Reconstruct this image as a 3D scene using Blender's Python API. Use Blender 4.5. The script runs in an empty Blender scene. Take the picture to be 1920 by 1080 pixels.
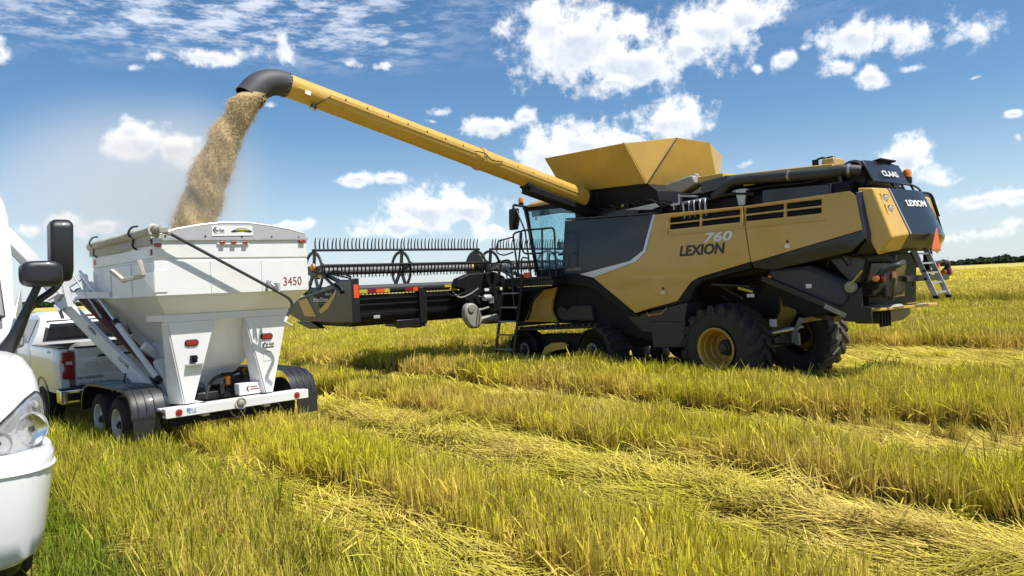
import bpy, bmesh, math, random
from mathutils import Vector, Matrix, noise
random.seed(7)
R = math.radians
scene = bpy.context.scene
# ------------------------------------------------------------------ camera
cam_d = bpy.data.cameras.new('camera'); cam = bpy.data.objects.new('camera', cam_d)
scene.collection.objects.link(cam); scene.camera = cam
cam_d.sensor_width = 36.0; cam_d.lens = 26.25; cam_d.clip_start = 0.1; cam_d.clip_end = 6000
_roll, _pitch = R(2.674), R(-0.245)
_fw = Vector((0, math.cos(_pitch), math.sin(_pitch)))
_u0 = Vector((0, -math.sin(_pitch), math.cos(_pitch))); _r0 = Vector((1, 0, 0))
_r = _r0*math.cos(_roll) - _u0*math.sin(_roll); _u = _r0*math.sin(_roll) + _u0*math.cos(_roll)
cam.matrix_world = Matrix(((_r.x, _u.x, -_fw.x, 0), (_r.y, _u.y, -_fw.y, 0), (_r.z, _u.z, -_fw.z, 2.15), (0, 0, 0, 1)))
# ------------------------------------------------------------------ sun and sky
SUN_AZ, SUN_EL = R(117), R(63); SKY_STRENGTH = 0.097
sd = Vector((math.sin(SUN_AZ)*math.cos(SUN_EL), math.cos(SUN_AZ)*math.cos(SUN_EL), math.sin(SUN_EL)))
sun_d = bpy.data.lights.new('sun', 'SUN'); sun = bpy.data.objects.new('sun', sun_d)
scene.collection.objects.link(sun)
sun_d.energy = 5.0; sun_d.angle = R(0.53); sun_d.color = (1.0, 0.955, 0.88)
sun.rotation_euler = sd.to_track_quat('Z', 'Y').to_euler()
sun.location = sd*50
vs = scene.view_settings
vs.view_transform = 'Standard'; vs.look = 'None'; vs.exposure = 0.34; vs.gamma = 1.0; vs.use_curve_mapping = False
world = bpy.data.worlds.new('World'); scene.world = world; world.use_nodes = True
wn = world.node_tree.nodes; wl = world.node_tree.links; wn.clear()
def W(t, **k):
    n = wn.new(t)
    for a, b in k.items(): setattr(n, a, b)
    return n
def wmath(op, a, b=None, c=None, clamp=False):
    n = W('ShaderNodeMath', operation=op, use_clamp=clamp)
    for i, x in enumerate((a, b, c)):
        if x is None: continue
        if isinstance(x, (int, float)): n.inputs[i].default_value = x
        else: wl.new(x, n.inputs[i])
    return n.outputs[0]
def wmap(x, a, b, c, d, smooth=True):
    n = W('ShaderNodeMapRange', interpolation_type='SMOOTHSTEP' if smooth else 'LINEAR')
    wl.new(x, n.inputs[0])
    for i, q in enumerate((a, b, c, d)): n.inputs[i+1].default_value = q
    return n.outputs[0]
def wmix(f, a, b):
    n = W('ShaderNodeMix', data_type='RGBA')
    if isinstance(f, (int, float)): n.inputs[0].default_value = f
    else: wl.new(f, n.inputs[0])
    for i, x in ((6, a), (7, b)):
        if isinstance(x, tuple): n.inputs[i].default_value = x
        else: wl.new(x, n.inputs[i])
    return n.outputs[2]
sky = W('ShaderNodeTexSky', sky_type='NISHITA', sun_disc=False, sun_elevation=SUN_EL, sun_rotation=SUN_AZ,
        altitude=50, air_density=1.0, dust_density=0.35, ozone_density=2.4)
hs = W('ShaderNodeHueSaturation'); hs.inputs['Saturation'].default_value = 1.22; hs.inputs['Value'].default_value = 1.0
wl.new(sky.outputs[0], hs.inputs['Color'])
tc = W('ShaderNodeTexCoord'); sep = W('ShaderNodeSeparateXYZ'); wl.new(tc.outputs['Generated'], sep.inputs[0])
az = wmath('ARCTAN2', sep.outputs[0], sep.outputs[1]); el = wmath('ARCSINE', sep.outputs[2])
aev = W('ShaderNodeCombineXYZ'); wl.new(az, aev.inputs[0]); wl.new(el, aev.inputs[1])
# the clouds: centre (azimuth, elevation), half sizes, thickness
CLOUDS = [(0.5600,0.2560,0.0600,0.0200,0.45),
  (0.5050,0.2700,0.0600,0.0240,0.45),
  (0.1077,0.3105,0.0883,0.044,1.0),
  (0.1761,0.277,0.0727,0.0338,1.0),
  (0.1471,0.2533,0.0335,0.0099,0.8),
  (0.066,0.328,0.0412,0.0285,1.0),
  (0.0499,0.2915,0.0285,0.0214,0.7),
  (0.2726,0.3025,0.0497,0.0344,1.0),
  (0.3191,0.3161,0.0399,0.0285,1.0),
  (0.245,0.2868,0.039,0.0222,1.0),
  (0.3178,0.2885,0.0322,0.0149,0.8),
  (0.4408,0.274,0.0362,0.0194,0.95),
  (0.4921,0.2684,0.0366,0.0214,0.95),
  (0.3612,0.2607,0.0175,0.0134,0.7),
  (0.3864,0.2682,0.0098,0.0066,0.5),
  (0.4216,0.2407,0.0202,0.0085,0.75),
  (0.4563,0.228,0.0173,0.0115,0.75),
  (0.496,0.2299,0.0166,0.0075,0.55),
  (0.3367,0.2515,0.0102,0.0061,0.5),
  (0.5568,0.207,0.0123,0.0036,0.45),
  (-0.0146,0.2145,0.0471,0.0171,0.9),
  (0.0287,0.2247,0.0214,0.0114,0.75),
  (-0.0873,0.2278,0.0198,0.0078,0.7),
  (-0.0999,0.2159,0.0141,0.0057,0.4),
  (0.0943,0.1828,0.0602,0.0256,1.0),
  (0.224,0.2001,0.0475,0.0292,1.0),
  (0.0614,0.1626,0.0413,0.0328,1.0),
  (0.1714,0.1795,0.0347,0.0197,0.9),
  (0.2672,0.188,0.0133,0.0138,0.5),
  (0.4918,0.1259,0.0277,0.0227,1.0),
  (0.5157,0.1047,0.0227,0.0149,0.9),
  (0.4686,0.1086,0.0227,0.0191,0.8),
  (0.5593,0.0708,0.038,0.0109,0.85),
  (0.5944,0.0685,0.0216,0.0089,0.8),
  (0.5993,0.1334,0.0088,0.01,0.8),
  (0.5979,0.1618,0.0127,0.0059,0.7),
  (-0.0982,0.1052,0.0509,0.0256,1.0),
  (-0.045,0.1017,0.0371,0.0186,0.95),
  (-0.1518,0.086,0.0489,0.0141,0.9),
  (-0.1938,0.0776,0.0344,0.0098,0.8),
  (-0.0217,0.0667,0.0286,0.0114,0.9),
  (-0.2007,0.1496,0.0247,0.0098,0.85),
  (-0.1524,0.1466,0.0223,0.0078,0.8),
  (-0.4527,0.189,0.0381,0.0218,0.95),
  (-0.415,0.1816,0.0335,0.0209,0.8),
  (-0.4607,0.2029,0.0229,0.0141,0.9),
  (-0.5343,0.0906,0.0391,0.0166,0.85),
  (-0.4937,0.0924,0.0222,0.0113,0.8),
  (-0.5706,0.0864,0.0162,0.012,0.7),
  (-0.3765,0.2915,0.0519,0.01,0.75),
  (-0.3164,0.2985,0.0284,0.0149,0.45),
  (-0.2769,0.3089,0.0159,0.0234,0.45),
  (-0.1593,0.2895,0.0167,0.0078,0.55),
  (-0.2008,0.288,0.0151,0.0077,0.5),
  (-0.1577,0.3203,0.0139,0.0056,0.5),
  (-0.4572,0.2773,0.0103,0.0058,0.45),
  (-0.5885,0.2737,0.0128,0.0143,0.8),
  (0.5682,0.0363,0.0457,0.0108,0.42),
  (0.5318,0.0342,0.0318,0.0074,0.4),
  (-0.2742,0.0908,0.0397,0.0083,0.4),
  (0.0136,0.1336,0.0157,0.0071,0.35),
  (-0.2968,0.2385,0.0131,0.0055,0.35),
  (0.3144,0.1403,0.0155,0.0082,0.45)]
# domain warp so that outlines billow
nw = W('ShaderNodeTexNoise'); nw.inputs['Scale'].default_value = 16; nw.inputs['Detail'].default_value = 1
wl.new(tc.outputs['Generated'], nw.inputs['Vector'])
wsub = W('ShaderNodeVectorMath', operation='SUBTRACT'); wl.new(nw.outputs['Color'], wsub.inputs[0]); wsub.inputs[1].default_value = (.5, .5, .5)
wscl = W('ShaderNodeVectorMath', operation='MULTIPLY_ADD'); wl.new(wsub.outputs[0], wscl.inputs[0]); wscl.inputs[1].default_value = (.030, .018, 0); wl.new(aev.outputs[0], wscl.inputs[2])
P = wscl.outputs[0]
def blob_field(lst):
    field = upper = None
    for (ca, ce, ra, re, st) in lst:
        m = W('ShaderNodeVectorMath', operation='MULTIPLY_ADD'); wl.new(P, m.inputs[0])
        m.inputs[1].default_value = (1/ra, 1/re, 0); m.inputs[2].default_value = (-ca/ra, -ce/re, 0)
        d = W('ShaderNodeVectorMath', operation='LENGTH'); wl.new(m.outputs[0], d.inputs[0])
        g = wmath('SUBTRACT', st, d.outputs['Value'])
        a_ = W('ShaderNodeVectorMath', operation='DISTANCE'); wl.new(m.outputs[0], a_.inputs[0]); a_.inputs[1].default_value = (.12, .55, 0)
        u = wmath('SUBTRACT', st, a_.outputs['Value'])
        field = g if field is None else wmath('MAXIMUM', field, g)
        upper = u if upper is None else wmath('MAXIMUM', upper, u)
    return field, upper
# a veil of haze toward the horizon
veil = wmap(el, -.02, .22, .55, 0)
skyc = wmix(veil, hs.outputs[0], (6.0, 7.2, 9.0, 1))
# fair-weather cirrus high up
nc = W('ShaderNodeTexNoise'); nc.inputs['Scale'].default_value = 1.0; nc.inputs['Detail'].default_value = 6; nc.inputs['Roughness'].default_value = .68
mp = W('ShaderNodeMapping'); mp.inputs['Scale'].default_value = (22, 22, 90); mp.inputs['Rotation'].default_value = (0, R(-9), 0)
wl.new(tc.outputs['Generated'], mp.inputs[0]); wl.new(mp.outputs[0], nc.inputs['Vector'])
nc2 = W('ShaderNodeTexNoise'); nc2.inputs['Scale'].default_value = 2.6; nc2.inputs['Detail'].default_value = 2
wl.new(tc.outputs['Generated'], nc2.inputs['Vector'])
cir = wmath('MULTIPLY', wmap(nc.outputs[0], .40, .66, 0, 1), wmap(el, .265, .33, 0, 1))
cir = wmath('MULTIPLY', cir, wmap(az, .16, -.30, .12, 1.0))
cir = wmath('MULTIPLY', cir, wmap(nc2.outputs[0], .36, .52, .35, 1))
c1 = wmix(wmath('MULTIPLY', cir, .70), skyc, (8.6, 9.0, 9.8, 1))
# fine billows shared by every cumulus
nf = W('ShaderNodeTexNoise'); nf.inputs['Scale'].default_value = 30; nf.inputs['Detail'].default_value = 7; nf.inputs['Roughness'].default_value = .62
wl.new(tc.outputs['Generated'], nf.inputs['Vector'])
mo = W('ShaderNodeVectorMath', operation='ADD'); mo.inputs[1].default_value = (.004, -.002, .011); wl.new(tc.outputs['Generated'], mo.inputs[0])
nf2 = W('ShaderNodeTexNoise'); nf2.inputs['Scale'].default_value = 30; nf2.inputs['Detail'].default_value = 3; nf2.inputs['Roughness'].default_value = .6
wl.new(mo.outputs[0], nf2.inputs['Vector'])
billow = wmath('MULTIPLY_ADD', nf.outputs[0], 3.7, -1.66)
tone = wmap(wmath('SUBTRACT', nf2.outputs[0], nf.outputs[0]), -.14, .20, 0, 1, False)
def BG(col):
    b_ = W('ShaderNodeBackground'); b_.inputs['Strength'].default_value = SKY_STRENGTH; wl.new(col, b_.inputs[0]); return b_.outputs[0]
def cumulus(fu):
    field, upper = fu
    dens = wmath('ADD', field, billow); mask = wmap(dens, -.22, .80, 0, 1)
    low = wmap(wmath('SUBTRACT', upper, field), .30, -.55, 0, 1)          # undersides
    core = wmath('MULTIPLY', wmath('MULTIPLY_ADD', tone, .55, wmath('MULTIPLY', low, .75)), wmap(dens, .1, 1.2, .15, 1), None, True)
    ccol = wmix(core, (10.2, 10.2, 10.1, 1), (5.6, 6.2, 7.3, 1))
    return BG(wmix(mask, c1, ccol))
def MIXS(f, a, b):
    n = W('ShaderNodeMixShader'); wl.new(f, n.inputs[0]); wl.new(a, n.inputs[1]); wl.new(b, n.inputs[2]); return n.outputs[0]
# beyond the picture the same scattered cumulus goes on
nb = W('ShaderNodeTexNoise'); nb.inputs['Scale'].default_value = 5.5; nb.inputs['Detail'].default_value = 4
wl.new(tc.outputs['Generated'], nb.inputs['Vector'])
rest = BG(wmix(wmap(nb.outputs[0], .60, .68, 0, .9), skyc, (9.0, 9.1, 9.4, 1)))
NB = 4; edges = [-.66, -.25, .02, .34, .66]; bands = []
for i in range(NB):
    bands.append(cumulus(blob_field([c for c in CLOUDS if c[0]+2.2*c[2] > edges[i]-.02 and c[0]-2.2*c[2] < edges[i+1]+.02])))
pick = bands[0]
for i in range(1, NB): pick = MIXS(wmath('GREATER_THAN', az, edges[i]), pick, bands[i])
inside = wmath('MULTIPLY', wmath('LESS_THAN', wmath('ABSOLUTE', az), .66), wmath('MULTIPLY', wmath('GREATER_THAN', el, -.005), wmath('LESS_THAN', el, .42)))
wo = W('ShaderNodeOutputWorld'); wl.new(MIXS(inside, rest, pick), wo.inputs[0])
world.cycles.sampling_method = 'NONE'
cy = scene.cycles
cy.adaptive_threshold = .02; cy.volume_bounces = 1; cy.volume_step_rate = 3.0; cy.max_bounces = 5; cy.diffuse_bounces = 2; cy.glossy_bounces = 3; cy.transmission_bounces = 4; cy.transparent_max_bounces = 10; cy.caustics_reflective = False; cy.caustics_refractive = False

# ------------------------------------------------------------------ helpers
COL = scene.collection
OFF = Vector((0, 0, 0))       # shifts a builder's coordinates to its thing's own base point
class MB:
    """collects faces for one mesh"""
    def __init__(s): s.v = []; s.f = []
    def add(s, vs_, fs):
        n = len(s.v); s.v += [tuple(q) for q in vs_]; s.f += [tuple(i+n for i in f) for f in fs]; return s
    def box(s, x0, x1, y0, y1, z0, z1):
        v = [(x, y, z) for x in (x0, x1) for y in (y0, y1) for z in (z0, z1)]
        return s.add(v, [(0,1,3,2),(4,6,7,5),(0,4,5,1),(2,3,7,6),(0,2,6,4),(1,5,7,3)])
    def bar(s, p, q, w, h, up=(0,0,1)):
        p, q = Vector(p), Vector(q); d = (q-p).normalized(); up = Vector(up)
        if abs(d.dot(up)) > .98: up = Vector((1,0,0))
        a = d.cross(up).normalized()*w/2; b = a.cross(d).normalized()*h/2
        v = [c+i*a+j*b for c in (p, q) for i in (-1,1) for j in (-1,1)]
        return s.add(v, [(0,1,3,2),(4,6,7,5),(0,4,5,1),(2,3,7,6),(0,2,6,4),(1,5,7,3)])
    def prism(s, pts, axis, a, b):
        n = len(pts); ins = lambda p, c: (c, p[0], p[1]) if axis == 0 else (p[0], c, p[1]) if axis == 1 else (p[0], p[1], c)
        v = [ins(p, a) for p in pts] + [ins(p, b) for p in pts]
        return s.add(v, [tuple(range(n)), tuple(range(2*n-1, n-1, -1))] + [(i, (i+1) % n, (i+1) % n+n, i+n) for i in range(n)])
    def plate(s, pts, t):
        pts = [Vector(p) for p in pts]; nrm = Vector()
        for i in range(len(pts)): nrm += (pts[i]-pts[0]).cross(pts[(i+1) % len(pts)]-pts[0])
        nrm = nrm.normalized()*t; n = len(pts)
        return s.add(pts+[p-nrm for p in pts], [tuple(range(n)), tuple(range(2*n-1, n-1, -1))] + [(i, (i+1) % n, (i+1) % n+n, i+n) for i in range(n)])
    def loft(s, rows, close_u=True, cap=True):
        n = len(rows[0]); v = [p for r in rows for p in r]; f = []
        for i in range(len(rows)-1):
            for j in range(n if close_u else n-1):
                k = (j+1) % n; f.append((i*n+j, i*n+k, (i+1)*n+k, (i+1)*n+j))
        if cap and close_u: f += [tuple(range(n)), tuple(range((len(rows)-1)*n, len(rows)*n))]
        return s.add(v, f)
    def tube(s, path, r, n=10, cap=True):
        path = [Vector(p) for p in path]; rr = r if isinstance(r, (list, tuple)) else [r]*len(path); rows = []; a = None
        for i, p in enumerate(path):
            d = (path[min(i+1, len(path)-1)]-path[max(i-1, 0)]).normalized()
            if a is None: a = d.cross(Vector((0,0,1)) if abs(d.z) < .95 else Vector((1,0,0))).normalized()
            else: a = (a-d*a.dot(d)).normalized()
            b = d.cross(a)
            rows.append([p+(a*math.cos(t)+b*math.sin(t))*rr[i] for t in [2*math.pi*k/n for k in range(n)]])
        return s.loft(rows, True, cap)
    def lathe(s, prof, c, axis, n=24, cap=True):
        """prof: (radius, offset along axis)"""
        c = Vector(c); ax = Vector(axis).normalized(); a = ax.cross(Vector((0,0,1)) if abs(ax.z) < .9 else Vector((1,0,0))).normalized(); b = ax.cross(a)
        rows = [[c+ax*h+(a*math.cos(t)+b*math.sin(t))*max(r, 1e-4) for t in [2*math.pi*k/n for k in range(n)]] for r, h in prof]
        return s.loft(rows, True, cap)
    def mesh(s, name, sharp=38):
        me = bpy.data.meshes.new(name); me.from_pydata(s.v, [], s.f)
        bm = bmesh.new(); bm.from_mesh(me); bmesh.ops.recalc_face_normals(bm, faces=bm.faces); bm.to_mesh(me); bm.free()
        finish(me, sharp); return me
def finish(me, sharp=38):
    me.polygons.foreach_set('use_smooth', [True]*len(me.polygons))
    me.set_sharp_from_angle(angle=R(sharp)); me.update()
def smooth_path(pts, k=4):
    """Catmull-Rom through the points"""
    P_ = [Vector(p) for p in pts]; o = []
    for i in range(len(P_)-1):
        a, b, c, d = P_[max(i-1, 0)], P_[i], P_[i+1], P_[min(i+2, len(P_)-1)]
        for j in range(k):
            t = j/k; o.append(.5*((2*b)+(c-a)*t+(2*a-5*b+4*c-d)*t*t+(3*b-a-3*c+d)*t**3))
    return o+[P_[-1]]
def rail(pts, r=.11, k=4):
    """rounds the corners of a bent tube"""
    P_ = [Vector(p) for p in pts]; o = [P_[0]]
    for i in range(1, len(P_)-1):
        a, b, c = P_[i-1], P_[i], P_[i+1]; q = min(r, (a-b).length/2.2, (c-b).length/2.2)
        p0 = b+(a-b).normalized()*q; p1 = b+(c-b).normalized()*q
        o += [p0.lerp(b, t).lerp(b.lerp(p1, t), t) for t in [j/k for j in range(k+1)]]
    return o+[P_[-1]]
def O(name, mb, mat, parent=None, bevel=0, sharp=38, kind=None, label=None, seg=2):
    me = mb if isinstance(mb, bpy.types.Mesh) else mb.mesh(name, sharp)
    if OFF.length: me.transform(Matrix.Translation(-OFF))
    o = bpy.data.objects.new(name, me); COL.objects.link(o)
    if not me.materials: me.materials.append(MAT[mat] if isinstance(mat, str) else mat)
    if parent is not None: o.parent = parent
    if bevel:
        b = o.modifiers.new('bevel', 'BEVEL'); b.width = bevel; b.segments = seg; b.limit_method = 'ANGLE'; b.angle_limit = R(40)
    if kind: o['kind'] = kind
    if label: o['label'] = label
    return o
def thing(name, label, cat, ox, oy, fx, fy, group=None):
    o = bpy.data.objects.new(name, None); COL.objects.link(o); o.empty_display_size = .3
    o.location = (ox, oy, 0); o.rotation_euler = (0, 0, math.atan2(fy, fx)); o['label'] = label; o['category'] = cat
    if group: o['group'] = group
    return o
def instance(src, parent, M_):
    o = bpy.data.objects.new(src.name.split('.')[0], src.data); COL.objects.link(o); o.parent = parent; o.matrix_local = M_; return o
def panel(outline, yf, t, cuts=(), holes=(), zs=()):
    """sheet in the x-z plane at y = yf(x, z), cut along lines, with rectangular holes, thickness t inwards"""
    bm = bmesh.new(); bm.faces.new([bm.verts.new((x, 0, z)) for x, z in outline])
    def cut(co, no): bmesh.ops.bisect_plane(bm, geom=bm.verts[:]+bm.edges[:]+bm.faces[:], plane_co=co, plane_no=no, dist=1e-5)
    for z in zs: cut((0, 0, z), (0, 0, 1))
    for x in cuts: cut((x, 0, 0), (1, 0, 0))
    for (x0, x1, z0, z1) in holes:
        for x in (x0, x1): cut((x, 0, 0), (1, 0, 0))
        for z in (z0, z1): cut((0, 0, z), (0, 0, 1))
        dead = [f for f in bm.faces if x0 < f.calc_center_median().x < x1 and z0 < f.calc_center_median().z < z1]
        bmesh.ops.delete(bm, geom=dead, context='FACES')
    for v in bm.verts: v.co.y = yf(v.co.x, v.co.z)
    bmesh.ops.recalc_face_normals(bm, faces=bm.faces)
    if sum(f.normal.y for f in bm.faces) < 0: bmesh.ops.reverse_faces(bm, faces=bm.faces)
    bmesh.ops.solidify(bm, geom=bm.faces[:], thickness=t)
    bmesh.ops.recalc_face_normals(bm, faces=bm.faces)
    me = bpy.data.meshes.new('panel'); bm.to_mesh(me); bm.free(); finish(me, 30); return me
def text(s_, mat, parent, origin, right, up, height, width=None, shear=0, ext=.003, name='lettering', bold=0):
    cu = bpy.data.curves.new(name, 'FONT'); cu.body = s_; cu.size = 1; cu.extrude = .02; cu.shear = shear; cu.resolution_u = 3; cu.offset = bold
    tmp = bpy.data.objects.new(name, cu); me = bpy.data.meshes.new_from_object(tmp)
    bpy.data.objects.remove(tmp); bpy.data.curves.remove(cu)
    xs = [v.co.x for v in me.vertices]; ys = [v.co.y for v in me.vertices]
    x0, y0, w, h = min(xs), min(ys), max(xs)-min(xs), max(ys)-min(ys)
    sy = height/h; sx = width/w if width else sy
    rt, u_ = Vector(right).normalized(), Vector(up).normalized(); n = rt.cross(u_); o_ = Vector(origin)
    for v in me.vertices:
        v.co = o_ + rt*((v.co.x-x0)*sx) + u_*((v.co.y-y0)*sy) + n*(v.co.z/.02*ext)
    me.materials.clear(); me.name = name
    return O(name, me, mat, parent)
MAT = {}
def mat(name, col, rough=.5, metal=0.0, coat=0.0, var=.06, vscale=6.0, bump=0.0, bscale=60.0, spec=.5, dust=0.0, dustcol=(.36,.30,.17), emit=None):
    m = bpy.data.materials.new(name); m.use_nodes = True; nt_ = m.node_tree; b = nt_.nodes['Principled BSDF']; N = nt_.nodes.new; L = nt_.links.new
    b.inputs['Roughness'].default_value = rough; b.inputs['Metallic'].default_value = metal
    b.inputs['Coat Weight'].default_value = coat; b.inputs['Coat Roughness'].default_value = .06; b.inputs['Specular IOR Level'].default_value = spec
    t = N('ShaderNodeTexCoord'); n = N('ShaderNodeTexNoise'); n.inputs['Scale'].default_value = vscale; n.inputs['Detail'].default_value = 6; n.inputs['Roughness'].default_value = .65
    L(t.outputs['Object'], n.inputs['Vector'])
    mr = N('ShaderNodeMapRange'); L(n.outputs[0], mr.inputs[0]); mr.inputs[1].default_value = .3; mr.inputs[2].default_value = .7; mr.inputs[3].default_value = 1-var; mr.inputs[4].default_value = 1+var
    mu = N('ShaderNodeVectorMath'); mu.operation = 'SCALE'; mu.inputs[0].default_value = col[:3]; L(mr.outputs[0], mu.inputs['Scale'])
    src = mu.outputs[0]
    if dust:
        n2 = N('ShaderNodeTexNoise'); n2.inputs['Scale'].default_value = vscale*1.7; n2.inputs['Detail'].default_value = 9; n2.inputs['Roughness'].default_value = .75
        L(t.outputs['Object'], n2.inputs['Vector'])
        m2 = N('ShaderNodeMapRange'); L(n2.outputs[0], m2.inputs[0]); m2.inputs[1].default_value = .38; m2.inputs[2].default_value = .75; m2.inputs[3].default_value = dust*.25; m2.inputs[4].default_value = dust
        mx = N('ShaderNodeMix'); mx.data_type = 'RGBA'; L(m2.outputs[0], mx.inputs[0]); L(src, mx.inputs[6]); mx.inputs[7].default_value = (*dustcol, 1); src = mx.outputs[2]
        rr = N('ShaderNodeMapRange'); L(m2.outputs[0], rr.inputs[0]); rr.inputs[3].default_value = rough; rr.inputs[4].default_value = min(1, rough+.5); L(rr.outputs[0], b.inputs['Roughness'])
    L(src, b.inputs['Base Color'])
    if bump:
        n3 = N('ShaderNodeTexNoise'); n3.inputs['Scale'].default_value = bscale; n3.inputs['Detail'].default_value = 4; L(t.outputs['Object'], n3.inputs['Vector'])
        bp = N('ShaderNodeBump'); bp.inputs['Strength'].default_value = bump; bp.inputs['Distance'].default_value = .01; L(n3.outputs[0], bp.inputs['Height']); L(bp.outputs[0], b.inputs['Normal'])
    if emit: b.inputs['Emission Color'].default_value = (*emit[:3], 1); b.inputs['Emission Strength'].default_value = emit[3]
    MAT[name] = m; return m
def glass(name, tint, rough=.03, alpha=.55, dust=.08, dustcol=(.5,.6,.6)):
    """thin glass: tinted see-through with a mirror coat and a film of dust"""
    m = bpy.data.materials.new(name); m.use_nodes = True; nt_ = m.node_tree; nt_.nodes.clear(); N = nt_.nodes.new; L = nt_.links.new
    tr = N('ShaderNodeBsdfTransparent'); tr.inputs[0].default_value = (*tint, 1)
    gl = N('ShaderNodeBsdfGlossy'); gl.inputs['Roughness'].default_value = rough
    df = N('ShaderNodeBsdfDiffuse'); df.inputs[0].default_value = (*dustcol, 1)
    t = N('ShaderNodeTexCoord'); n = N('ShaderNodeTexNoise'); n.inputs['Scale'].default_value = 22; n.inputs['Detail'].default_value = 8; L(t.outputs['Object'], n.inputs['Vector'])
    mr = N('ShaderNodeMapRange'); L(n.outputs[0], mr.inputs[0]); mr.inputs[1].default_value = .35; mr.inputs[2].default_value = .7; mr.inputs[3].default_value = 0; mr.inputs[4].default_value = dust*2
    m0 = N('ShaderNodeMixShader'); L(mr.outputs[0], m0.inputs[0]); L(tr.outputs[0], m0.inputs[1]); L(df.outputs[0], m0.inputs[2])
    lw = N('ShaderNodeLayerWeight'); lw.inputs['Blend'].default_value = .5
    pw = N('ShaderNodeMath'); pw.operation = 'POWER'; L(lw.outputs['Facing'], pw.inputs[0]); pw.inputs[1].default_value = 4.0
    fr = N('ShaderNodeMath'); fr.operation = 'MULTIPLY_ADD'; L(pw.outputs[0], fr.inputs[0]); fr.inputs[1].default_value = .9; fr.inputs[2].default_value = .05
    m1 = N('ShaderNodeMixShader'); L(fr.outputs[0], m1.inputs[0]); L(m0.outputs[0], m1.inputs[1]); L(gl.outputs[0], m1.inputs[2])
    ou = N('ShaderNodeOutputMaterial'); L(m1.outputs[0], ou.inputs[0]); MAT[name] = m; return m
mat('gold', (.60,.365,.062), .42, 0, .35, .07, 3, dust=.16, dustcol=(.50,.34,.12))
mat('gold_clean', (.62,.375,.060), .34, 0, .45, .06, 3, bump=.10, bscale=2.6, dust=.15, dustcol=(.47,.36,.17))
mat('charcoal', (.013,.0145,.018), .36, 0, .3, .15, 5, bump=.10, bscale=2.4, dust=.06, dustcol=(.09,.08,.065))
mat('black', (.007,.007,.0075), .55, 0, 0, .3, 8, spec=.3, dust=.05, dustcol=(.04,.035,.025))
mat('black_steel', (.012,.012,.013), .4, .2, .2, .25, 9, dust=.14, dustcol=(.09,.08,.05))
mat('grey_panel', (.030,.032,.035), .5, 0, .1, .12, 5, dust=.2, dustcol=(.09,.085,.065))
mat('silver', (.62,.63,.65), .32, .35, .3, .05, 5)
mat('steel', (.42,.43,.44), .38, .85, 0, .15, 14, dust=.2)
mat('dusty_steel', (.34,.33,.30), .6, .3, 0, .2, 10, dust=.5, dustcol=(.30,.27,.20))
mat('rubber', (.018,.018,.019), .78, 0, 0, .25, 14, bump=.25, bscale=40, spec=.3, dust=.6, dustcol=(.105,.093,.072))
mat('pale_rubber', (.055,.055,.057), .85, 0, 0, .3, 9, bump=.4, bscale=30, spec=.25, dust=.75, dustcol=(.155,.14,.115))  # far rear tyre: paler base than the other rubber, mottled still paler
mat('white_decal', (.78,.78,.76), .45, 0, .2, .03)
mat('black_decal', (.012,.012,.012), .4, 0, .2, .05)
mat('grey_decal', (.42,.43,.44), .45, 0, .2, .05)
mat('red_lens', (.30,.012,.016), .18, 0, .6, .1, 30)
mat('orange_refl', (.80,.10,.025), .35, 0, .4, .05)
mat('dark_red', (.22,.012,.02), .4, 0, .2, .08)
mat('amber', (.85,.24,.015), .2, 0, .6, .08, 20)
mat('yellow_decal', (.55,.42,.03), .5, 0, .2, .08)
mat('alu', (.55,.56,.56), .42, .6, 0, .08, 12, dust=.15)

# ------------------------------------------------------------------ ground
g = MB(); rs = [0,4,8,12,16,20,26,34,46,64,100,180,400,900,2500]; rows = []
for r in rs[1:]: rows.append([(r*math.sin(2*math.pi*k/72), 8+r*math.cos(2*math.pi*k/72), 0) for k in range(72)])
g.loft(rows, True, False); g.f.append(tuple(range(72)))
m = bpy.data.materials.new('field_ground'); m.use_nodes = True; nt_ = m.node_tree; b = nt_.nodes['Principled BSDF']; N = nt_.nodes.new; L = nt_.links.new
b.inputs['Roughness'].default_value = .95; b.inputs['Specular IOR Level'].default_value = .1
t = N('ShaderNodeTexCoord'); n1 = N('ShaderNodeTexNoise'); n1.inputs['Scale'].default_value = 3.5; n1.inputs['Detail'].default_value = 9; n1.inputs['Roughness'].default_value = .7; L(t.outputs['Object'], n1.inputs['Vector'])
cr = N('ShaderNodeValToRGB'); L(n1.outputs[0], cr.inputs[0]); e = cr.color_ramp.elements
e[0].position = .3; e[0].color = (.12,.085,.035,1); e[1].position = .7; e[1].color = (.36,.27,.075,1)
n2 = N('ShaderNodeTexNoise'); n2.inputs['Scale'].default_value = .07; n2.inputs['Detail'].default_value = 6; L(t.outputs['Object'], n2.inputs['Vector'])
mx = N('ShaderNodeMix'); mx.data_type = 'RGBA'; L(n2.outputs[0], mx.inputs[0]); L(cr.outputs[0], mx.inputs[6]); mx.inputs[7].default_value = (.28,.24,.05,1)
L(mx.outputs[2], b.inputs['Base Color'])
bp_ = N('ShaderNodeBump'); bp_.inputs['Strength'].default_value = .6; bp_.inputs['Distance'].default_value = .05; L(n1.outputs[0], bp_.inputs['Height']); L(bp_.outputs[0], b.inputs['Normal'])
MAT['field_ground'] = m
O('ground', g, 'field_ground', kind='structure')

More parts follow.
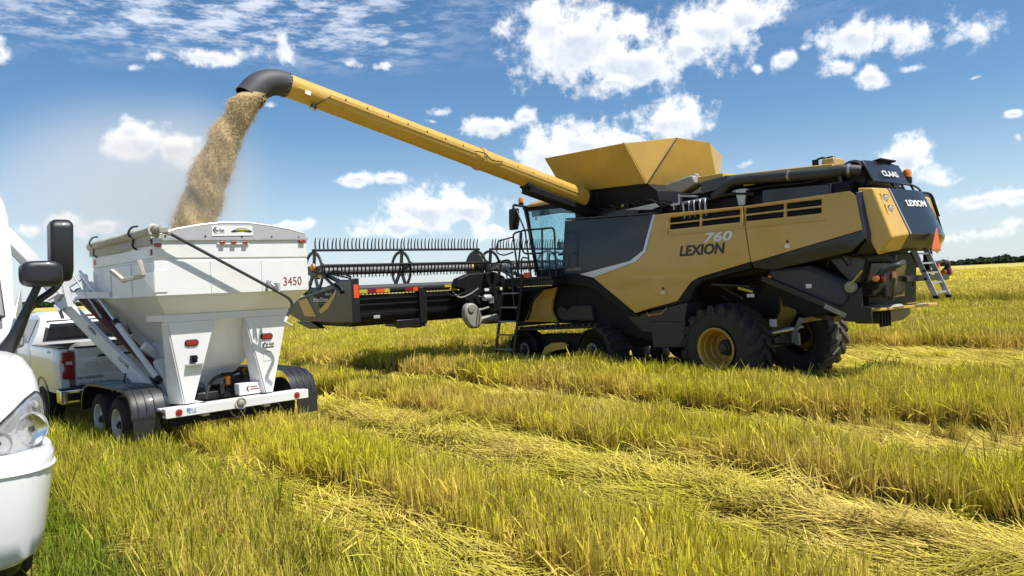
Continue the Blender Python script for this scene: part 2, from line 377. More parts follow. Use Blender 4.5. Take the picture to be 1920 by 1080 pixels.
# ------------------------------------------------------------------ combine harvester
# own frame: x forward, y to its left, z up, origin on the ground under the rear axle
CX, CY, CFX, CFY = 5.04, 14.86, -.643, .766
cb = thing('combine_harvester', 'gold and black combine harvester on tracks with its unloading auger swung out', 'combine harvester', CX, CY, CFX, CFY)
mat('rim_gold', (.52,.30,.035), .4, 0, .4, .08, 6, dust=.2, dustcol=(.40,.30,.14))
mat('blue_grey', (.035,.043,.055), .4, .1, .3, .15, 5, dust=.15, dustcol=(.12,.12,.11))
mat('grass_reflect_gloss', (.028,.026,.016), .16, .0, .8, .2, 3)  # dark panel; the olive of reflected grass is put into its base colour
# hull, chopper housing, tank body
h = MB().prism([(4.0,2.05),(4.0,1.25),(1.75,.80),(.95,.80),(.72,1.75),(.4,2.0),(-.7,2.15),(-2.2,2.35),(-2.42,3.2),(-2.3,3.40),(3.95,3.36)], 1, -1.28, 1.28)
O('hull', h, 'black', cb, .02)
O('grain_tank', MB().loft([[(3.98,-1.2,3.3),(3.98,1.2,3.3),(1.5,1.2,3.3),(1.5,-1.2,3.3)],[(4.05,-1.22,3.95),(4.05,1.22,3.95),(1.62,1.22,3.95),(1.62,-1.22,3.95)],[(4.26,-1.25,4.2),(4.26,1.25,4.2),(1.85,1.25,4.12),(1.85,-1.25,4.12)]]), 'black', cb, .015)
O('chopper_housing', MB().prism([(-.75,2.2),(-.9,1.55),(-1.5,1.35),(-2.45,1.5),(-2.5,2.4)], 1, -.95, .95), 'black', cb, .02)
O('axle_beam', MB().box(-.17,.13,-1.05,1.05,.66,.95).prism([(.5,1.4),(.15,.9),(-.2,.9),(-.5,1.4),(-.5,2.15),(.5,2.15)], 1, -.35, .35), 'black_steel', cb, .02)
O('engine_bay', MB().box(-2.28,1.55,-1.12,1.08,3.3,3.62).box(-2.2,1.5,-1.1,.55,3.6,3.86), 'black', cb, .02)
# side skins
def ys(x, z): return 1.60-.035*((z-2.45)/.95)**2*(1.8 if z > 2.45 else .6) - .02*max(0, -x-1.6)
def ym(x, z): return -ys(x, z)
front_gold = [(1.43,3.42),(-.55,3.37),(-.69,2.36),(.40,2.13),(.60,2.05),(.79,1.86),(.96,1.68),(1.61,1.55),(2.04,1.45),(3.17,2.22),(1.92,2.51),(1.67,2.70)]
rear_gold = [(-.575,3.37),(-2.48,3.40),(-2.60,3.30),(-2.69,2.76),(-.86,2.38),(-.715,2.355)]
lou_f = [(.37,1.07,3.09,3.19),(.37,1.07,3.22,3.325),(-.50,.32,3.09,3.19),(-.50,.32,3.22,3.325)]
lou_r = [(-1.36,-.62,3.09,3.19),(-1.36,-.62,3.22,3.325),(-2.03,-1.41,3.09,3.19),(-2.03,-1.41,3.22,3.325)]
zs_ = (1.7,2.0,2.25,2.5,2.75,2.95,3.05)
p1 = O('side_panel', panel(front_gold, ys, .035, (-.2,.9,1.6,2.2), lou_f, zs_), 'gold_clean', cb, .006, label='gold front side panel with louvres and model lettering')
p2 = O('side_panel', panel(rear_gold, ys, .035, (-1.2,-1.8,-2.3), lou_r, zs_), 'gold_clean', cb, .006, label='gold rear side panel with louvres')
O('side_panel', panel(front_gold, ym, -.035, (), (), zs_), 'gold_clean', cb); O('side_panel', panel(rear_gold, ym, -.035, (), (), zs_), 'gold_clean', cb)
for p_, hs_ in ((p1, lou_f), (p2, lou_r)):
    for (x0, x1, z0, z1) in hs_:
        zc = (z0+z1)/2
        O('slat', MB().bar((x0-.01, 1.535, zc-.012), (x1+.01, 1.535, zc-.004), .05, .014), 'black', p_)
    x0, x1 = hs_[0][0], hs_[-1][1]; x0 = min(q[0] for q in hs_); x1 = max(q[1] for q in hs_)
    O('louvre_frame', MB().bar((x0-.05,1.588,3.348),(x1+.05,1.588,3.348),.02,.018).bar((x0-.05,1.606,2.985),(x1+.05,1.606,2.985),.012,.02).bar((x1+.055,1.60,2.98),(x1+.055,1.588,3.35),.012,.02), 'gold_clean', p_)
cp = O('side_panel', panel([(4.06,3.55),(1.50,3.43),(1.745,2.72),(2.11,2.53),(3.60,2.318),(4.08,2.335)], lambda x, z: ys(x, z)-.002, .035, (2.2,3.0,3.6), (), zs_), 'charcoal', cb, .006, label='charcoal front side panel')
O('side_panel', panel([(4.06,3.55),(1.50,3.43),(1.745,2.72),(2.11,2.53),(3.60,2.318),(4.08,2.335)], lambda x, z: ym(x, z)+.002, -.035, (2.2,3.0), (), zs_), 'charcoal', cb)
O('stripe', panel([(1.497,3.428),(1.435,3.420),(1.675,2.70),(1.925,2.512),(3.17,2.225),(3.58,2.314),(2.11,2.527),(1.742,2.722)], lambda x, z: ys(x, z)+.004, .03, (1.9,2.5,3.0), (), zs_), 'silver', cb)
O('panel_lip', MB().prism([(4.0,3.56),(1.55,3.44),(1.55,3.47),(4.0,3.60)], 1, 1.30, 1.555).prism([(3.7,3.62),(2.2,3.50),(2.0,3.62),(3.3,3.78)], 1, 1.18, 1.24), 'charcoal', cb, .008)
O('arch_trim', panel([(4.09,2.325),(3.61,2.30),(3.17,2.212),(2.04,1.44),(1.95,1.38),(2.25,1.38),(2.76,1.74),(3.05,1.92),(3.38,2.04),(4.10,2.12)], lambda x, z: ys(x, z)+.012, .12, (2.5,3.0,3.4), (), (1.6,1.8,2.0)), 'black', cb, .012)
O('arch_trim', panel([(-.715,2.352),(.40,2.125),(.595,2.045),(.785,1.855),(.955,1.675),(1.62,1.545),(1.62,1.50),(.66,1.68),(.5,1.94),(.32,2.05),(-.72,2.25)], lambda x, z: ys(x, z)+.012, .12, (0,.3), (), (1.8,2.0)), 'black', cb, .012)
O('lower_trim', panel([(-.72,2.348),(-.86,2.372),(-2.69,2.752),(-2.735,2.62),(-2.5,2.42),(-1.16,2.20),(-.75,2.245)], lambda x, z: ys(x, z)+.008-.22*max(0, 2.5-z)*(.4+min(1,max(0,-x-1)/1.5)), .05, (-1.2,-1.8,-2.3), (), (2.3,2.4,2.5)), 'charcoal', cb, .01)
O('corner_fairing', MB().loft([[(-2.60,1.545,3.36),(-2.68,1.42,3.40),(-2.5,1.2,3.40)],[(-2.705,1.575,2.72),(-2.80,1.40,2.70),(-2.6,1.2,2.7)],[(-2.735,1.55,2.60),(-2.80,1.35,2.40),(-2.6,1.2,2.4)],[(-2.5,1.42,2.40),(-2.6,1.30,2.28),(-2.5,1.2,2.3)]]), 'charcoal', cb, .012)
# lettering
text('LEXION', 'black_decal', cb, (.84,1.606,2.545), (-1,0,0), (0,-.02,1), .205, 1.03, .18, .003, bold=.028)
text('760', 'white_decal', cb, (.26,1.602,2.77), (-1,0,0), (0,-.04,1), .185, .62, .20, .003, bold=.032)
text('APS HYBRID', 'grey_decal', cb, (4.0,1.603,2.40), (-1,0,0), (0,0,1), .062, .46, .12, .003)
O('split_gap', MB().prism([(-.55,3.37),(-.578,3.37),(-.718,2.352),(-.69,2.352)], 1, 1.50, 1.53), 'black', cb)
for (x, z) in ((1.28,1.87),(-1.42,2.60)):
    k_ = O('latch', MB().lathe([(.024,-.004),(.024,.004),(.012,.007)], (x, 1.604, z+.07), (0,1,0), 12), 'black_decal', cb)
    O('warning_sticker', MB().box(x-.045,x+.045,1.603,1.607,z-.04,z+.02), 'white_decal', cb)
# storage boxes below the panels
O('storage_box', MB().prism([(1.66,1.48),(.74,1.66),(.80,1.40),(.86,.78),(1.64,.74)], 1, 1.0, 1.56), 'grey_panel', cb, .02)
O('storage_box', MB().prism([(2.35,1.38),(1.68,1.46),(1.66,1.05),(1.95,1.06)], 1, 1.1, 1.50), 'grey_panel', cb, .015)
O('box_lid_line', MB().box(.85,1.645,1.555,1.566,1.27,1.285), 'black', cb)
O('grab_bar', MB().tube(rail([(1.75,1.57,1.46),(1.64,1.66,1.40),(1.3,1.66,1.44),(1.22,1.57,1.56)],.04), .012, 8), 'rim_gold', cb)
# front axle shield and drive housing
O('front_shield', panel([(5.88,1.22),(5.53,1.70),(5.10,1.99),(4.63,2.05),(4.80,1.72),(4.84,1.5),(4.65,1.22)], lambda x, z: 1.32+.05*(5.3-x), .08, (4.9,5.2,5.5), (), (1.4,1.6,1.8)), 'gold_clean', cb, .01)
O('drive_cover', MB().prism([(4.62,1.52),(4.45,1.62),(4.25,1.50),(4.1,1.62),(3.5,1.62),(3.44,1.26),(4.45,1.26),(4.6,1.36)], 1, 1.0, 1.38), 'grey_panel', cb, .03)
O('drive_housing', MB().prism([(5.3,1.2),(4.9,2.1),(3.4,2.1),(2.4,1.5),(2.2,1.15)], 1, .6, 1.24), 'black', cb, .03)
O('hydraulic_hose', MB().tube(smooth_path([(4.95,1.45,2.02),(5.3,1.48,1.75),(5.42,1.5,1.45),(5.6,1.45,1.28)]), .028, 8), 'black_steel', cb)
# feeder house
O('feeder_house', MB().loft([[(4.7,-.8,1.25),(4.7,.8,1.25),(4.7,.8,2.15),(4.7,-.8,2.15)],[(6.75,-.8,1.05),(6.75,.8,1.05),(6.75,.8,1.95),(6.75,-.8,1.95)]]), 'black', cb, .02)
# tracks
def bolts(par, c, rad, n, d, r, h_, m_):
    """ring of bolt heads facing +-y, one mesh shared"""
    me = MB().lathe([(r,0),(r,h_)], (0,0,0), (0, d, 0), 6).mesh('bolt'); me.materials.append(MAT[m_])
    for k in range(n):
        a = 2*math.pi*k/n; o = bpy.data.objects.new('bolt', me); COL.objects.link(o); o.parent = par; o.location = Vector((c[0]+rad*math.cos(a), c[1], c[2]+rad*math.sin(a)))-OFF
def track(side):
    y0, y1 = 1.12*side, 1.76*side; ya, yb = min(y0, y1), max(y0, y1)
    tr = O('track_unit', MB().prism([(5.35,.75),(5.0,.95),(3.5,.98),(3.1,.75),(3.4,.45),(5.2,.42)], 1, ya+.12, yb-.24), 'black', cb, .02)
    c1, c2, r1, r2 = (5.42,.585), (3.18,.635), .50, .545; loop = []
    for k in range(13): a = -math.pi/2+math.pi*k/12; loop.append((c1[0]+r1*math.cos(a), c1[1]+r1*math.sin(a)))
    loop = [(c1[0]+r1*math.cos(a), c1[1]+r1*math.sin(a)) for a in [-math.pi/2+math.pi*k/14 for k in range(15)]]
    loop += [(c2[0]+r2*math.cos(a), c2[1]+r2*math.sin(a)) for a in [math.pi/2+math.pi*k/14 for k in range(15)]]
    inner = []
    cx_ = (c1[0]+c2[0])/2
    n = len(loop); belt = MB()
    def off(i, d):
        a, b = Vector((*loop[i-1],)), Vector((*loop[(i+1) % n],)); t = (b-a).normalized(); nn = Vector((t.y, -t.x)); return (loop[i][0]+nn.x*d, loop[i][1]+nn.y*d)
    o_ = [off(i, .0) for i in range(n)]; i_ = [off(i, -.05) for i in range(n)]
    belt.loft([[(o_[i][0], ya, o_[i][1]), (o_[i][0], yb, o_[i][1]), (i_[i][0], yb, i_[i][1]), (i_[i][0], ya, i_[i][1])] for i in list(range(n))+[0]], True, False)
    O('belt', belt, 'rubber', tr, 0, 50)
    # lugs along the loop
    seg = [(Vector(loop[i]), Vector(loop[(i+1) % n])) for i in range(n)]; tot = sum((b-a).length for a, b in seg); m = 44; lug = MB(); acc = 0; j = 0; marks = [tot*k/m for k in range(m)]
    for a, b in seg:
        L_ = (b-a).length
        while j < m and marks[j] < acc+L_:
            p = a.lerp(b, (marks[j]-acc)/L_); t = (b-a).normalized(); nn = Vector((t.y, -t.x)); j += 1
            for (u0, u1, sh) in ((ya, (ya+yb)/2-.02, .07), ((ya+yb)/2+.02, yb, -.07)):
                p0 = p+t*(sh if u0 == ya else 0); p1_ = p+t*(0 if u0 == ya else -sh*-1*-1)
                lug.bar((p0.x+nn.x*.02, u0, p0.y+nn.y*.02), (p1_.x+nn.x*.02, u1, p1_.y+nn.y*.02), .07, .06, (nn.x, 0, nn.y))
        acc += L_
    O('tread_lugs', lug, 'rubber', tr, 0, 30, kind='stuff')
    ys_ = yb-.03 if side > 0 else ya+.03; d = 1 if side > 0 else -1
    for (c, r) in ((c1, .44), (c2, .48)):
        w = O('track_wheel', MB().lathe([(r,-.34),(r,-.02),(r-.05,.0),(r-.07,-.04),(.24,-.12),(.20,-.10),(.19,.0)], (c[0], ys_, c[1]), (0, d, 0), 28), 'black', tr, 0, 30)
        O('bolt_ring', MB().lathe([(.165,-.06),(.165,.005),(.12,.01),(.115,-.02)], (c[0], ys_+.002*d, c[1]), (0, d, 0), 24), 'dusty_steel', tr)
        bolts(tr, (c[0], ys_+.006*d, c[1]), .142, 10, d, .016, .018, 'black_steel')
        O('hub', MB().lathe([(.10,-.05),(.10,.03),(.06,.05)], (c[0], ys_, c[1]), (0, d, 0), 16), 'black_steel', tr)
    for x in (4.62, 4.0):
        O('roller', MB().lathe([(.21,-.3),(.21,0),(.17,.01),(.16,-.03),(.07,-.03),(.06,.02)], (x, ys_, .30), (0, d, 0), 20), 'grey_panel', tr)
    arm = [(4.92,.40),(4.72,.67),(4.47,.77),(4.12,.79),(3.97,.74),(4.03,.65),(4.34,.60),(4.59,.53),(4.74,.40)]
    O('swing_arm', MB().prism(arm, 1, ys_-.10*d, ys_-.02*d), 'gold_clean', tr, .01)
    return tr
track(1); track(-1)
# rear wheels
def lug_tyre(c, side, R_=.82, w=.74, n=19):
    t = MB(); hw = w/2
    prof = [(.36,-hw+.10),(.42,-hw+.03),(.52,-hw),(.64,-hw+.01),(R_-.10,-hw+.05),(R_-.055,-hw+.10),(R_-.045,0),(R_-.055,hw-.10),(R_-.10,hw-.05),(.64,hw-.01),(.52,hw),(.42,hw-.03),(.36,hw-.10)]
    t.lathe(prof, c, (0,1,0), 48, False)
    for k in range(n):
        for s_ in (-1, 1):
            a0 = 2*math.pi*(k+(.5 if s_ > 0 else 0))/n; rows = []
            for q in range(5):
                f = q/4; y = s_*(hw*.02+f*(hw*.97)); a = a0+f*.30; rin = R_-.07-(.06*f*f); ro = R_-(.0 if f < .8 else .035)
                hwid = .042+.012*f
                rows.append([(c[0]+rr*math.cos(a+dd/rr), c[1]+y, c[2]+rr*math.sin(a+dd/rr)) for rr, dd in ((rin,-hwid*1.25),(ro,-hwid),(ro,hwid),(rin,hwid*1.25))])
            rows.append([(c[0]+rr*math.cos(a0+.36+dd/rr), c[1]+s_*(hw+.005), c[2]+rr*math.sin(a0+.36+dd/rr)) for rr, dd in ((R_-.17,-.05),(R_-.07,-.045),(R_-.07,.045),(R_-.17,.05))])
            t.loft(rows)
    return t
def rear_wheel(y, m_):
    d = 1 if y > 0 else -1; c = (0.0, y, .795)
    w = O('rear_wheel', lug_tyre(c, d), m_, cb, 0, 32, label='rear wheel with gold rim and deep lugged tyre' if d > 0 else 'far-side rear wheel with a paler tyre')
    O('rim', MB().lathe([(.375,.34),(.395,.375),(.375,.385),(.345,.36),(.335,.25),(.315,.235),(.31,.08),(.29,.06),(.27,-.02),(.17,-.03),(.16,.0),(.05,.0)], (c[0], c[1]-.0*d, c[2]), (0, d, 0), 40, False), 'rim_gold', w, 0, 28)
    O('hub', MB().lathe([(.15,-.02),(.15,.05),(.12,.10),(.09,.11),(.085,.15),(.03,.16)], c, (0, d, 0), 20), 'grey_panel', w, 0, 30)
    bolts(w, (c[0], c[1]-.025*d, c[2]), .215, 10, d, .018, .03, 'steel')
    if d > 0:
        for k, ch in enumerate('750/65'):
            a = R(-8-k*9); rr = .57; o_ = Vector((c[0]-rr*math.cos(a), c[1]+.376, c[2]+rr*math.sin(a)))
            text(ch, 'black_decal', w, o_, (math.sin(a)*1, 0, math.cos(a)), (-math.cos(a), 0, math.sin(a)), .06, None, 0, .002)
    return w
rear_wheel(1.40, 'rubber'); rear_wheel(-1.40, 'pale_rubber')
# rear underside: straw cover, arms, spreader, axle linkages
O('straw_cover', MB().loft([[(x, 1.05, z) for x, z in q] for q in ([(-.93,2.20),(-1.69,2.24),(-2.32,1.95),(-2.42,1.72),(-2.30,1.50),(-2.1,1.52),(-1.0,2.02)],)] + [[(x, 1.40, z) for x, z in [(-.93,2.20),(-1.69,2.24),(-2.32,1.95),(-2.42,1.72),(-2.30,1.50),(-2.1,1.52),(-1.0,2.02)]], [(x, 1.46, z) for x, z in [(-.96,2.17),(-1.66,2.19),(-2.25,1.90),(-2.34,1.72),(-2.27,1.55),(-2.1,1.56),(-1.03,2.03)]]]), 'grey_panel', cb, .025, seg=3)
O('cover_rim', MB().tube(smooth_path([(-2.28,1.45,1.93),(-2.40,1.43,1.80),(-2.40,1.43,1.62),(-2.27,1.45,1.51)]), .035, 8), 'black_steel', cb)
O('lower_arm', MB().bar((-.85,1.50,2.06),(-2.40,1.50,1.42),.05,.10), 'black_steel', cb, .008)
O('lower_arm', MB().bar((-2.0,1.535,1.56),(-2.35,1.535,1.40),.02,.075), 'dusty_steel', cb)
O('side_plate', MB().prism([(-2.26,1.52),(-2.55,1.78),(-2.62,1.86),(-2.62,1.55),(-2.76,1.53),(-2.76,1.28),(-2.30,1.31)], 1, 1.50, 1.54), 'black_steel', cb, .006)
O('chopper_panel', MB().prism([(-2.40,2.26),(-2.95,2.24),(-2.90,1.66),(-2.36,1.68)], 1, .6, 1.10), 'grass_reflect_gloss', cb, .03)
O('chopper_panel', MB().prism([(-1.95,2.34),(-2.60,2.42),(-2.46,1.92),(-2.3,1.92)], 1, 1.0, 1.25), 'blue_grey', cb, .02)
O('rear_post', MB().bar((-2.93,1.05,2.34),(-2.86,1.05,1.62),.06,.09), 'black_steel', cb, .01)
O('rear_post', MB().bar((-2.95,-.2,2.34),(-2.95,-.2,1.98),.08,.10).bar((-2.95,.75,1.95),(-2.95,-1.0,1.93),.10,.10), 'black_steel', cb, .01)
O('spring_knob', MB().lathe([(.09,-.02),(.09,.06),(.05,.08)], (-2.43,1.47,1.86), (0,1,0), 16), 'dusty_steel', cb)
O('release_lever', MB().tube([(-2.43,1.55,1.88),(-2.66,1.56,2.12)], .014, 6), 'yellow_decal', cb)
O('spreader_deck', MB().prism([(-2.36,1.22),(-2.70,1.40),(-2.78,1.36),(-3.04,-.34),(-3.0,-.40),(-2.36,-.40)], 2, 1.46, 1.505), 'gold', cb, .008)
O('spreader_box', MB().prism([(1.25,1.455),(.05,1.455),(.05,1.34),(.35,1.25),(1.25,1.25)], 0, -2.75, -2.35), 'charcoal', cb, .02)
for i in range(4): O('deflector_fin', MB().box(-2.80,-2.75,1.24-.1*i,1.255-.1*i,1.20,1.45), 'black', cb)
O('chaff_pile', MB().lathe([(.32,0),(.28,.03),(.12,.06),(.0,.065)], (-2.6,.75,1.506), (0,0,1), 14), 'dusty_steel', cb)
O('steering_cylinder', MB().tube([(-.55,.95,1.02),(-.55,.05,1.05)], .045, 10).tube([(-.55,.05,1.05),(-.55,-.35,1.06)], .022, 8), 'steel', cb)
O('tow_bar', MB().bar((-1.28,1.0,1.28),(-1.28,.1,1.30),.09,.09), 'dusty_steel', cb, .01)
O('hitch_plate', MB().box(-1.0,-.86,.55,.62,.80,1.02).bar((-.9,.58,1.0),(-1.05,.58,1.3),.04,.08), 'dusty_steel', cb, .006)
for q_ in (MB().tube([(-.9,1.0,1.0),(-.35,1.0,.92)],.02,6), MB().tube([(-1.1,.9,.85),(-.3,.9,.82)],.018,6), MB().bar((-1.0,.5,1.45),(-1.7,.5,1.28),.3,.1)): O('linkage', q_, 'black_steel', cb)
O('label_plate', MB().box(-.80,-.66,1.0,1.01,1.16,1.30), 'white_decal', cb)
O('fender_shelf', MB().bar((.25,1.3,1.98),(-.55,1.3,1.92),.3,.03).bar((-.30,1.36,1.93),(-.58,1.36,1.86),.02,.05), 'black_steel', cb)
O('chain_link', MB().bar((-.32,1.45,1.90),(-.62,1.45,1.82),.012,.045), 'yellow_decal', cb, .004)
for q_ in (MB().tube([(.3,1.3,2.05),(-.3,1.3,1.7)],.03,8), MB().tube([(.1,1.32,1.75),(-.02,1.32,1.66)],.014,6)): O('linkage', q_, 'black_steel', cb)
O('rear_lamp_bar', MB().bar((-2.3,1.42,2.36),(-2.95,1.15,2.30),.03,.03), 'black_steel', cb)
O('reflector', MB().lathe([(.035,0),(.035,.012)], (-.98,1.462,2.07), (0,1,0), 14), 'amber', cb)
O('reflector', MB().lathe([(.03,0),(.03,.012)], (1.72,1.51,1.40), (0,1,0), 14), 'amber', cb)
O('warning_sticker', MB().box(-1.75,-1.65,1.462,1.466,1.86,1.93), 'white_decal', cb)
O('warning_sticker', MB().box(-.55,-.40,1.29,1.296,1.72,1.78), 'white_decal', cb)
# rear hood
hc = O('rear_hood', MB().loft([[(-2.40,y,3.40) for y in (1.3,.5,-.5,-1.3)]+[(-2.45,-1.3,2.42),(-2.45,1.3,2.42)], [(-2.80,1.35,3.38),(-2.80,.5,3.40),(-2.80,-.5,3.40),(-2.55,-1.3,3.38),(-2.7,-1.3,2.42),(-2.8,1.3,2.42)]]), 'black', cb, .02)
def hood_sheet(ya, yb):
    rows = []
    for y in [ya+(yb-ya)*k/8 for k in range(9)]:
        e = .10*max(0, 1-abs(y)/1.0)-.22*max(0, -y-.1)**1.3
        rows.append([(-2.60, y, 3.46), (-2.83-e, y, 3.425), (-2.92-e, y, 3.22), (-3.03-e, y, 2.95), (-3.135-e, y, 2.665), (-3.10-e, y, 2.60), (-2.98-e, y, 2.44), (-2.6, y, 2.44), (-2.6, y, 2.9)])
    return MB().loft(rows)
O('hood_panel', hood_sheet(.93, -1.40), 'charcoal', hc, .012, label='charcoal rear centre panel with model name')
gs = MB()
gs.loft([[(-2.58,1.45,3.44),(-2.83,1.45,3.415),(-3.09,1.45,2.61),(-2.86,1.45,2.34),(-2.72,1.45,2.62)], [(-2.58,.945,3.46),(-2.845,.945,3.425),(-3.155,.945,2.665),(-3.0,.945,2.41),(-2.7,.945,2.5)]])
O('hood_side', gs, 'gold_clean', hc, .03, seg=3)
gs2 = MB(); gs2.loft([[(x, -y, z) for x, y, z in r] for r in ([(-2.38,1.45,3.44),(-2.58,1.45,3.415),(-2.80,1.45,2.61),(-2.66,1.45,2.34),(-2.52,1.45,2.62)], [(-2.58,.945,3.40),(-2.70,.945,3.38),(-2.85,.945,2.665),(-2.8,.945,2.41),(-2.7,.945,2.5)])])
O('hood_side', gs2, 'gold_clean', hc, .03)
O('trim_edge', MB().tube([(-2.855,.935,3.42),(-3.165,.935,2.66)], .012, 6), 'silver', hc)
for (x, y, z) in ((-2.885,1.17,3.25),(-2.95,1.17,3.07)):
    O('lamp_recess', MB().prism([(x+.05,z+.08),(x-.005,z+.075),(x-.045,z-.09),(x+.05,z-.06)], 1, y-.13, y+.16), 'gold', hc)
    l_ = O('work_lamp', MB().lathe([(.055,-.05),(.062,.0),(.058,.02)], (x-.02, y+.04, z), (-.9,.35,-.1), 16), 'black', hc)
    O('lens', MB().lathe([(.052,0),(.045,.012),(.0,.018)], (x-.037, y+.047, z-.002), (-.9,.35,-.1), 16), 'silver', hc)
text('LEXION', 'white_decal', hc, (-3.005,.62,3.13), (-.10,-1,0), (.40,0,1), .115, .62, .12, .006, bold=.03)
# engine top, name plate, beacon, cooling drum
O('rotary_screen', MB().lathe([(.29,-.5),(.31,-.45),(.31,.45),(.27,.5),(.20,.42),(.05,.42)], (-2.22,.35,3.68), (0,1,0), 32), 'black_steel', cb)
O('screen_hood', MB().loft([[(-1.75,1.0,3.60),(-1.85,1.0,3.88),(-2.0,1.0,3.94),(-2.1,1.0,3.6)],[(-1.75,-.6,3.60),(-1.85,-.6,3.88),(-2.0,-.6,3.94),(-2.1,-.6,3.6)]]), 'black', cb, .03)
np_ = O('name_plate', MB().loft([[(-2.44,.92,3.95),(-2.62,.92,3.58),(-2.60,.92,3.56),(-2.40,.92,3.92)],[(-2.50,.25,3.965),(-2.70,.25,3.57),(-2.68,.25,3.55),(-2.46,.25,3.94)],[(-2.48,-.38,3.94),(-2.66,-.38,3.57),(-2.64,-.38,3.55),(-2.44,-.38,3.91)]]), 'charcoal', cb, .008)
text('CLAAS', 'white_decal', np_, (-2.655,.64,3.67), (-.04,-1,0), (.43,0,.9), .11, .54, .0, .004, bold=.02)
O('plate_visor', MB().plate([(-2.40,.5,3.97),(-2.56,.5,4.0),(-2.56,-.1,4.0),(-2.40,-.1,3.97)], .03), 'black', cb, .01)
O('plate_strut', MB().tube([(-2.62,.3,3.58),(-2.72,.3,3.44)],.02,6).tube([(-2.62,-.1,3.58),(-2.70,-.1,3.42)],.02,6).tube(smooth_path([(-2.6,-.45,3.6),(-2.75,-.5,3.5),(-2.85,-.5,3.3)]),.02,6), 'black_steel', cb)
bc = O('beacon', MB().lathe([(.05,-.12),(.075,-.10),(.075,0),(.065,.01)], (-2.56,-.52,3.72), (0,0,1), 16), 'black', cb)
O('beacon_lens', MB().lathe([(.072,.01),(.074,.08),(.06,.13),(.03,.15)], (-2.56,-.52,3.72), (0,0,1), 20), 'amber', cb)
O('beacon_stalk', MB().tube([(-2.60,-.52,3.60),(-2.72,-.5,3.38)], .018, 6), 'black', cb)
O('hood_handle', MB().tube(rail([(-2.72,-.6,3.44),(-2.86,-.75,3.42),(-2.95,-.8,3.0)],.1), .02, 8), 'black_steel', cb)
# engine deck
O('deck_cover', MB().loft([[(.62,-.95,3.98),(.62,1.05,3.98),(.62,1.05,4.07),(.62,-.95,4.07)],[(-2.0,-.95,3.86),(-2.0,1.05,3.86),(-2.0,1.05,3.95),(-2.0,-.95,3.95)]]), 'gold', cb, .015)
O('deck_cover', MB().loft([[(1.0,-.9,3.98),(1.0,1.10,3.98),(1.0,1.10,4.10),(1.0,-.9,4.10)],[(.10,-.9,3.93),(.10,1.14,3.93),(.10,1.14,4.09),(.10,-.9,4.09)]]), 'gold', cb, .01)
O('deck_box', MB().loft([[(.55,.7,3.74),(.55,1.22,3.74),(.55,1.22,3.97),(.55,.7,3.97)],[(-.06,.7,3.80),(-.06,1.22,3.80),(-.06,1.22,4.02),(-.06,.7,4.02)]]), 'blue_grey', cb, .012)
O('deck_box', MB().box(-2.0,-1.78,.6,1.0,3.9,4.06), 'gold', cb, .02)
O('deck_hose', MB().tube(smooth_path([(-1.62,.9,3.98),(-1.64,.9,4.07),(-1.78,.9,4.09),(-1.86,.9,3.98)]), .018, 8).tube(smooth_path([(-1.70,.8,3.98),(-1.72,.8,4.08),(-1.9,.8,4.09),(-1.95,.8,3.98)]), .018, 8).box(-1.66,-1.58,.86,.94,3.98,4.08), 'black', cb)
O('air_pipe', MB().tube(smooth_path([(.30,1.15,3.66),(.10,1.18,3.74),(-.12,1.2,3.88),(-.5,1.2,3.885),(-1.3,1.2,3.83),(-1.92,1.2,3.785),(-2.2,1.15,3.80),(-2.45,1.02,3.76)], 5), .095, 14), 'grey_panel', cb, 0, 60)
O('pipe_clamp', MB().lathe([(.112,-.02),(.112,.02)], (-2.30,1.10,3.785), (1,.3,.1), 16).lathe([(.10,-.02),(.10,.02)], (-1.3,1.2,3.83), (1,0,.08), 16), 'steel', cb)
O('radiator_box', MB().prism([(-.72,3.66),(-1.98,3.60),(-1.98,3.40),(-.72,3.40)], 1, .8, 1.16), 'blue_grey', cb, .012)
O('conduit', MB().tube(smooth_path([(-.2,1.22,3.66),(-.9,1.22,3.70),(-1.6,1.22,3.67),(-1.95,1.22,3.72)]), .014, 6).tube(smooth_path([(.5,1.2,3.58),(.0,1.22,3.66),(-.6,1.22,3.60)]), .03, 8), 'black_steel', cb)
O('reservoir', MB().prism([(1.38,4.03),(.80,4.13),(.70,4.12),(.66,3.96),(1.0,3.82),(1.36,3.90)], 1, .9, 1.26), 'dusty_steel', cb, .03)
O('reservoir_cap', MB().lathe([(.05,0),(.05,.04),(.02,.05)], (.74,1.1,4.12), (0,0,1), 12), 'silver', cb)
O('lifting_bracket', MB().prism([(-.22,3.72),(-.45,3.72),(-.40,3.42),(-.28,3.42)], 1, 1.20, 1.24).tube([(-.15,1.22,3.70),(-.5,1.22,3.69)],.016,6), 'alu', cb)
O('valve_block', MB().bar((1.27,1.2,3.60),(.42,1.2,3.64),.10,.05).bar((1.05,1.22,3.76),(.62,1.22,3.70),.04,.035).bar((1.22,1.2,3.50),(1.22,1.2,3.66),.04,.04).bar((1.06,1.22,3.6),(1.06,1.22,3.80),.05,.05), 'alu', cb, .006)
for k in range(8):
    x = .98-.085*k+.03*math.sin(k*2.1); O('valve_fitting', MB().tube(smooth_path([(x,1.3,3.62),(x-.02,1.34,3.50+.03*(k % 3)),(x-.03,1.32,3.30)],3), .016+.006*(k % 2), 7), 'steel' if k % 3 else 'black_steel', cb)
for k in range(7):
    x = 3.3-.27*k; O('hydraulic_hose', MB().tube(smooth_path([(x,1.18,3.62),(x-.15,1.26+.02*(k % 3),3.72+.05*(k % 2)),(x-.42,1.22,3.66),(x-.6,1.1,3.6)]), .02, 7), 'black_steel', cb)
O('bearing_block', MB().box(2.34,2.54,1.2,1.30,3.66,3.80).lathe([(.05,0),(.05,.05)], (2.44,1.3,3.73), (0,1,0), 12), 'black_steel', cb, .008)
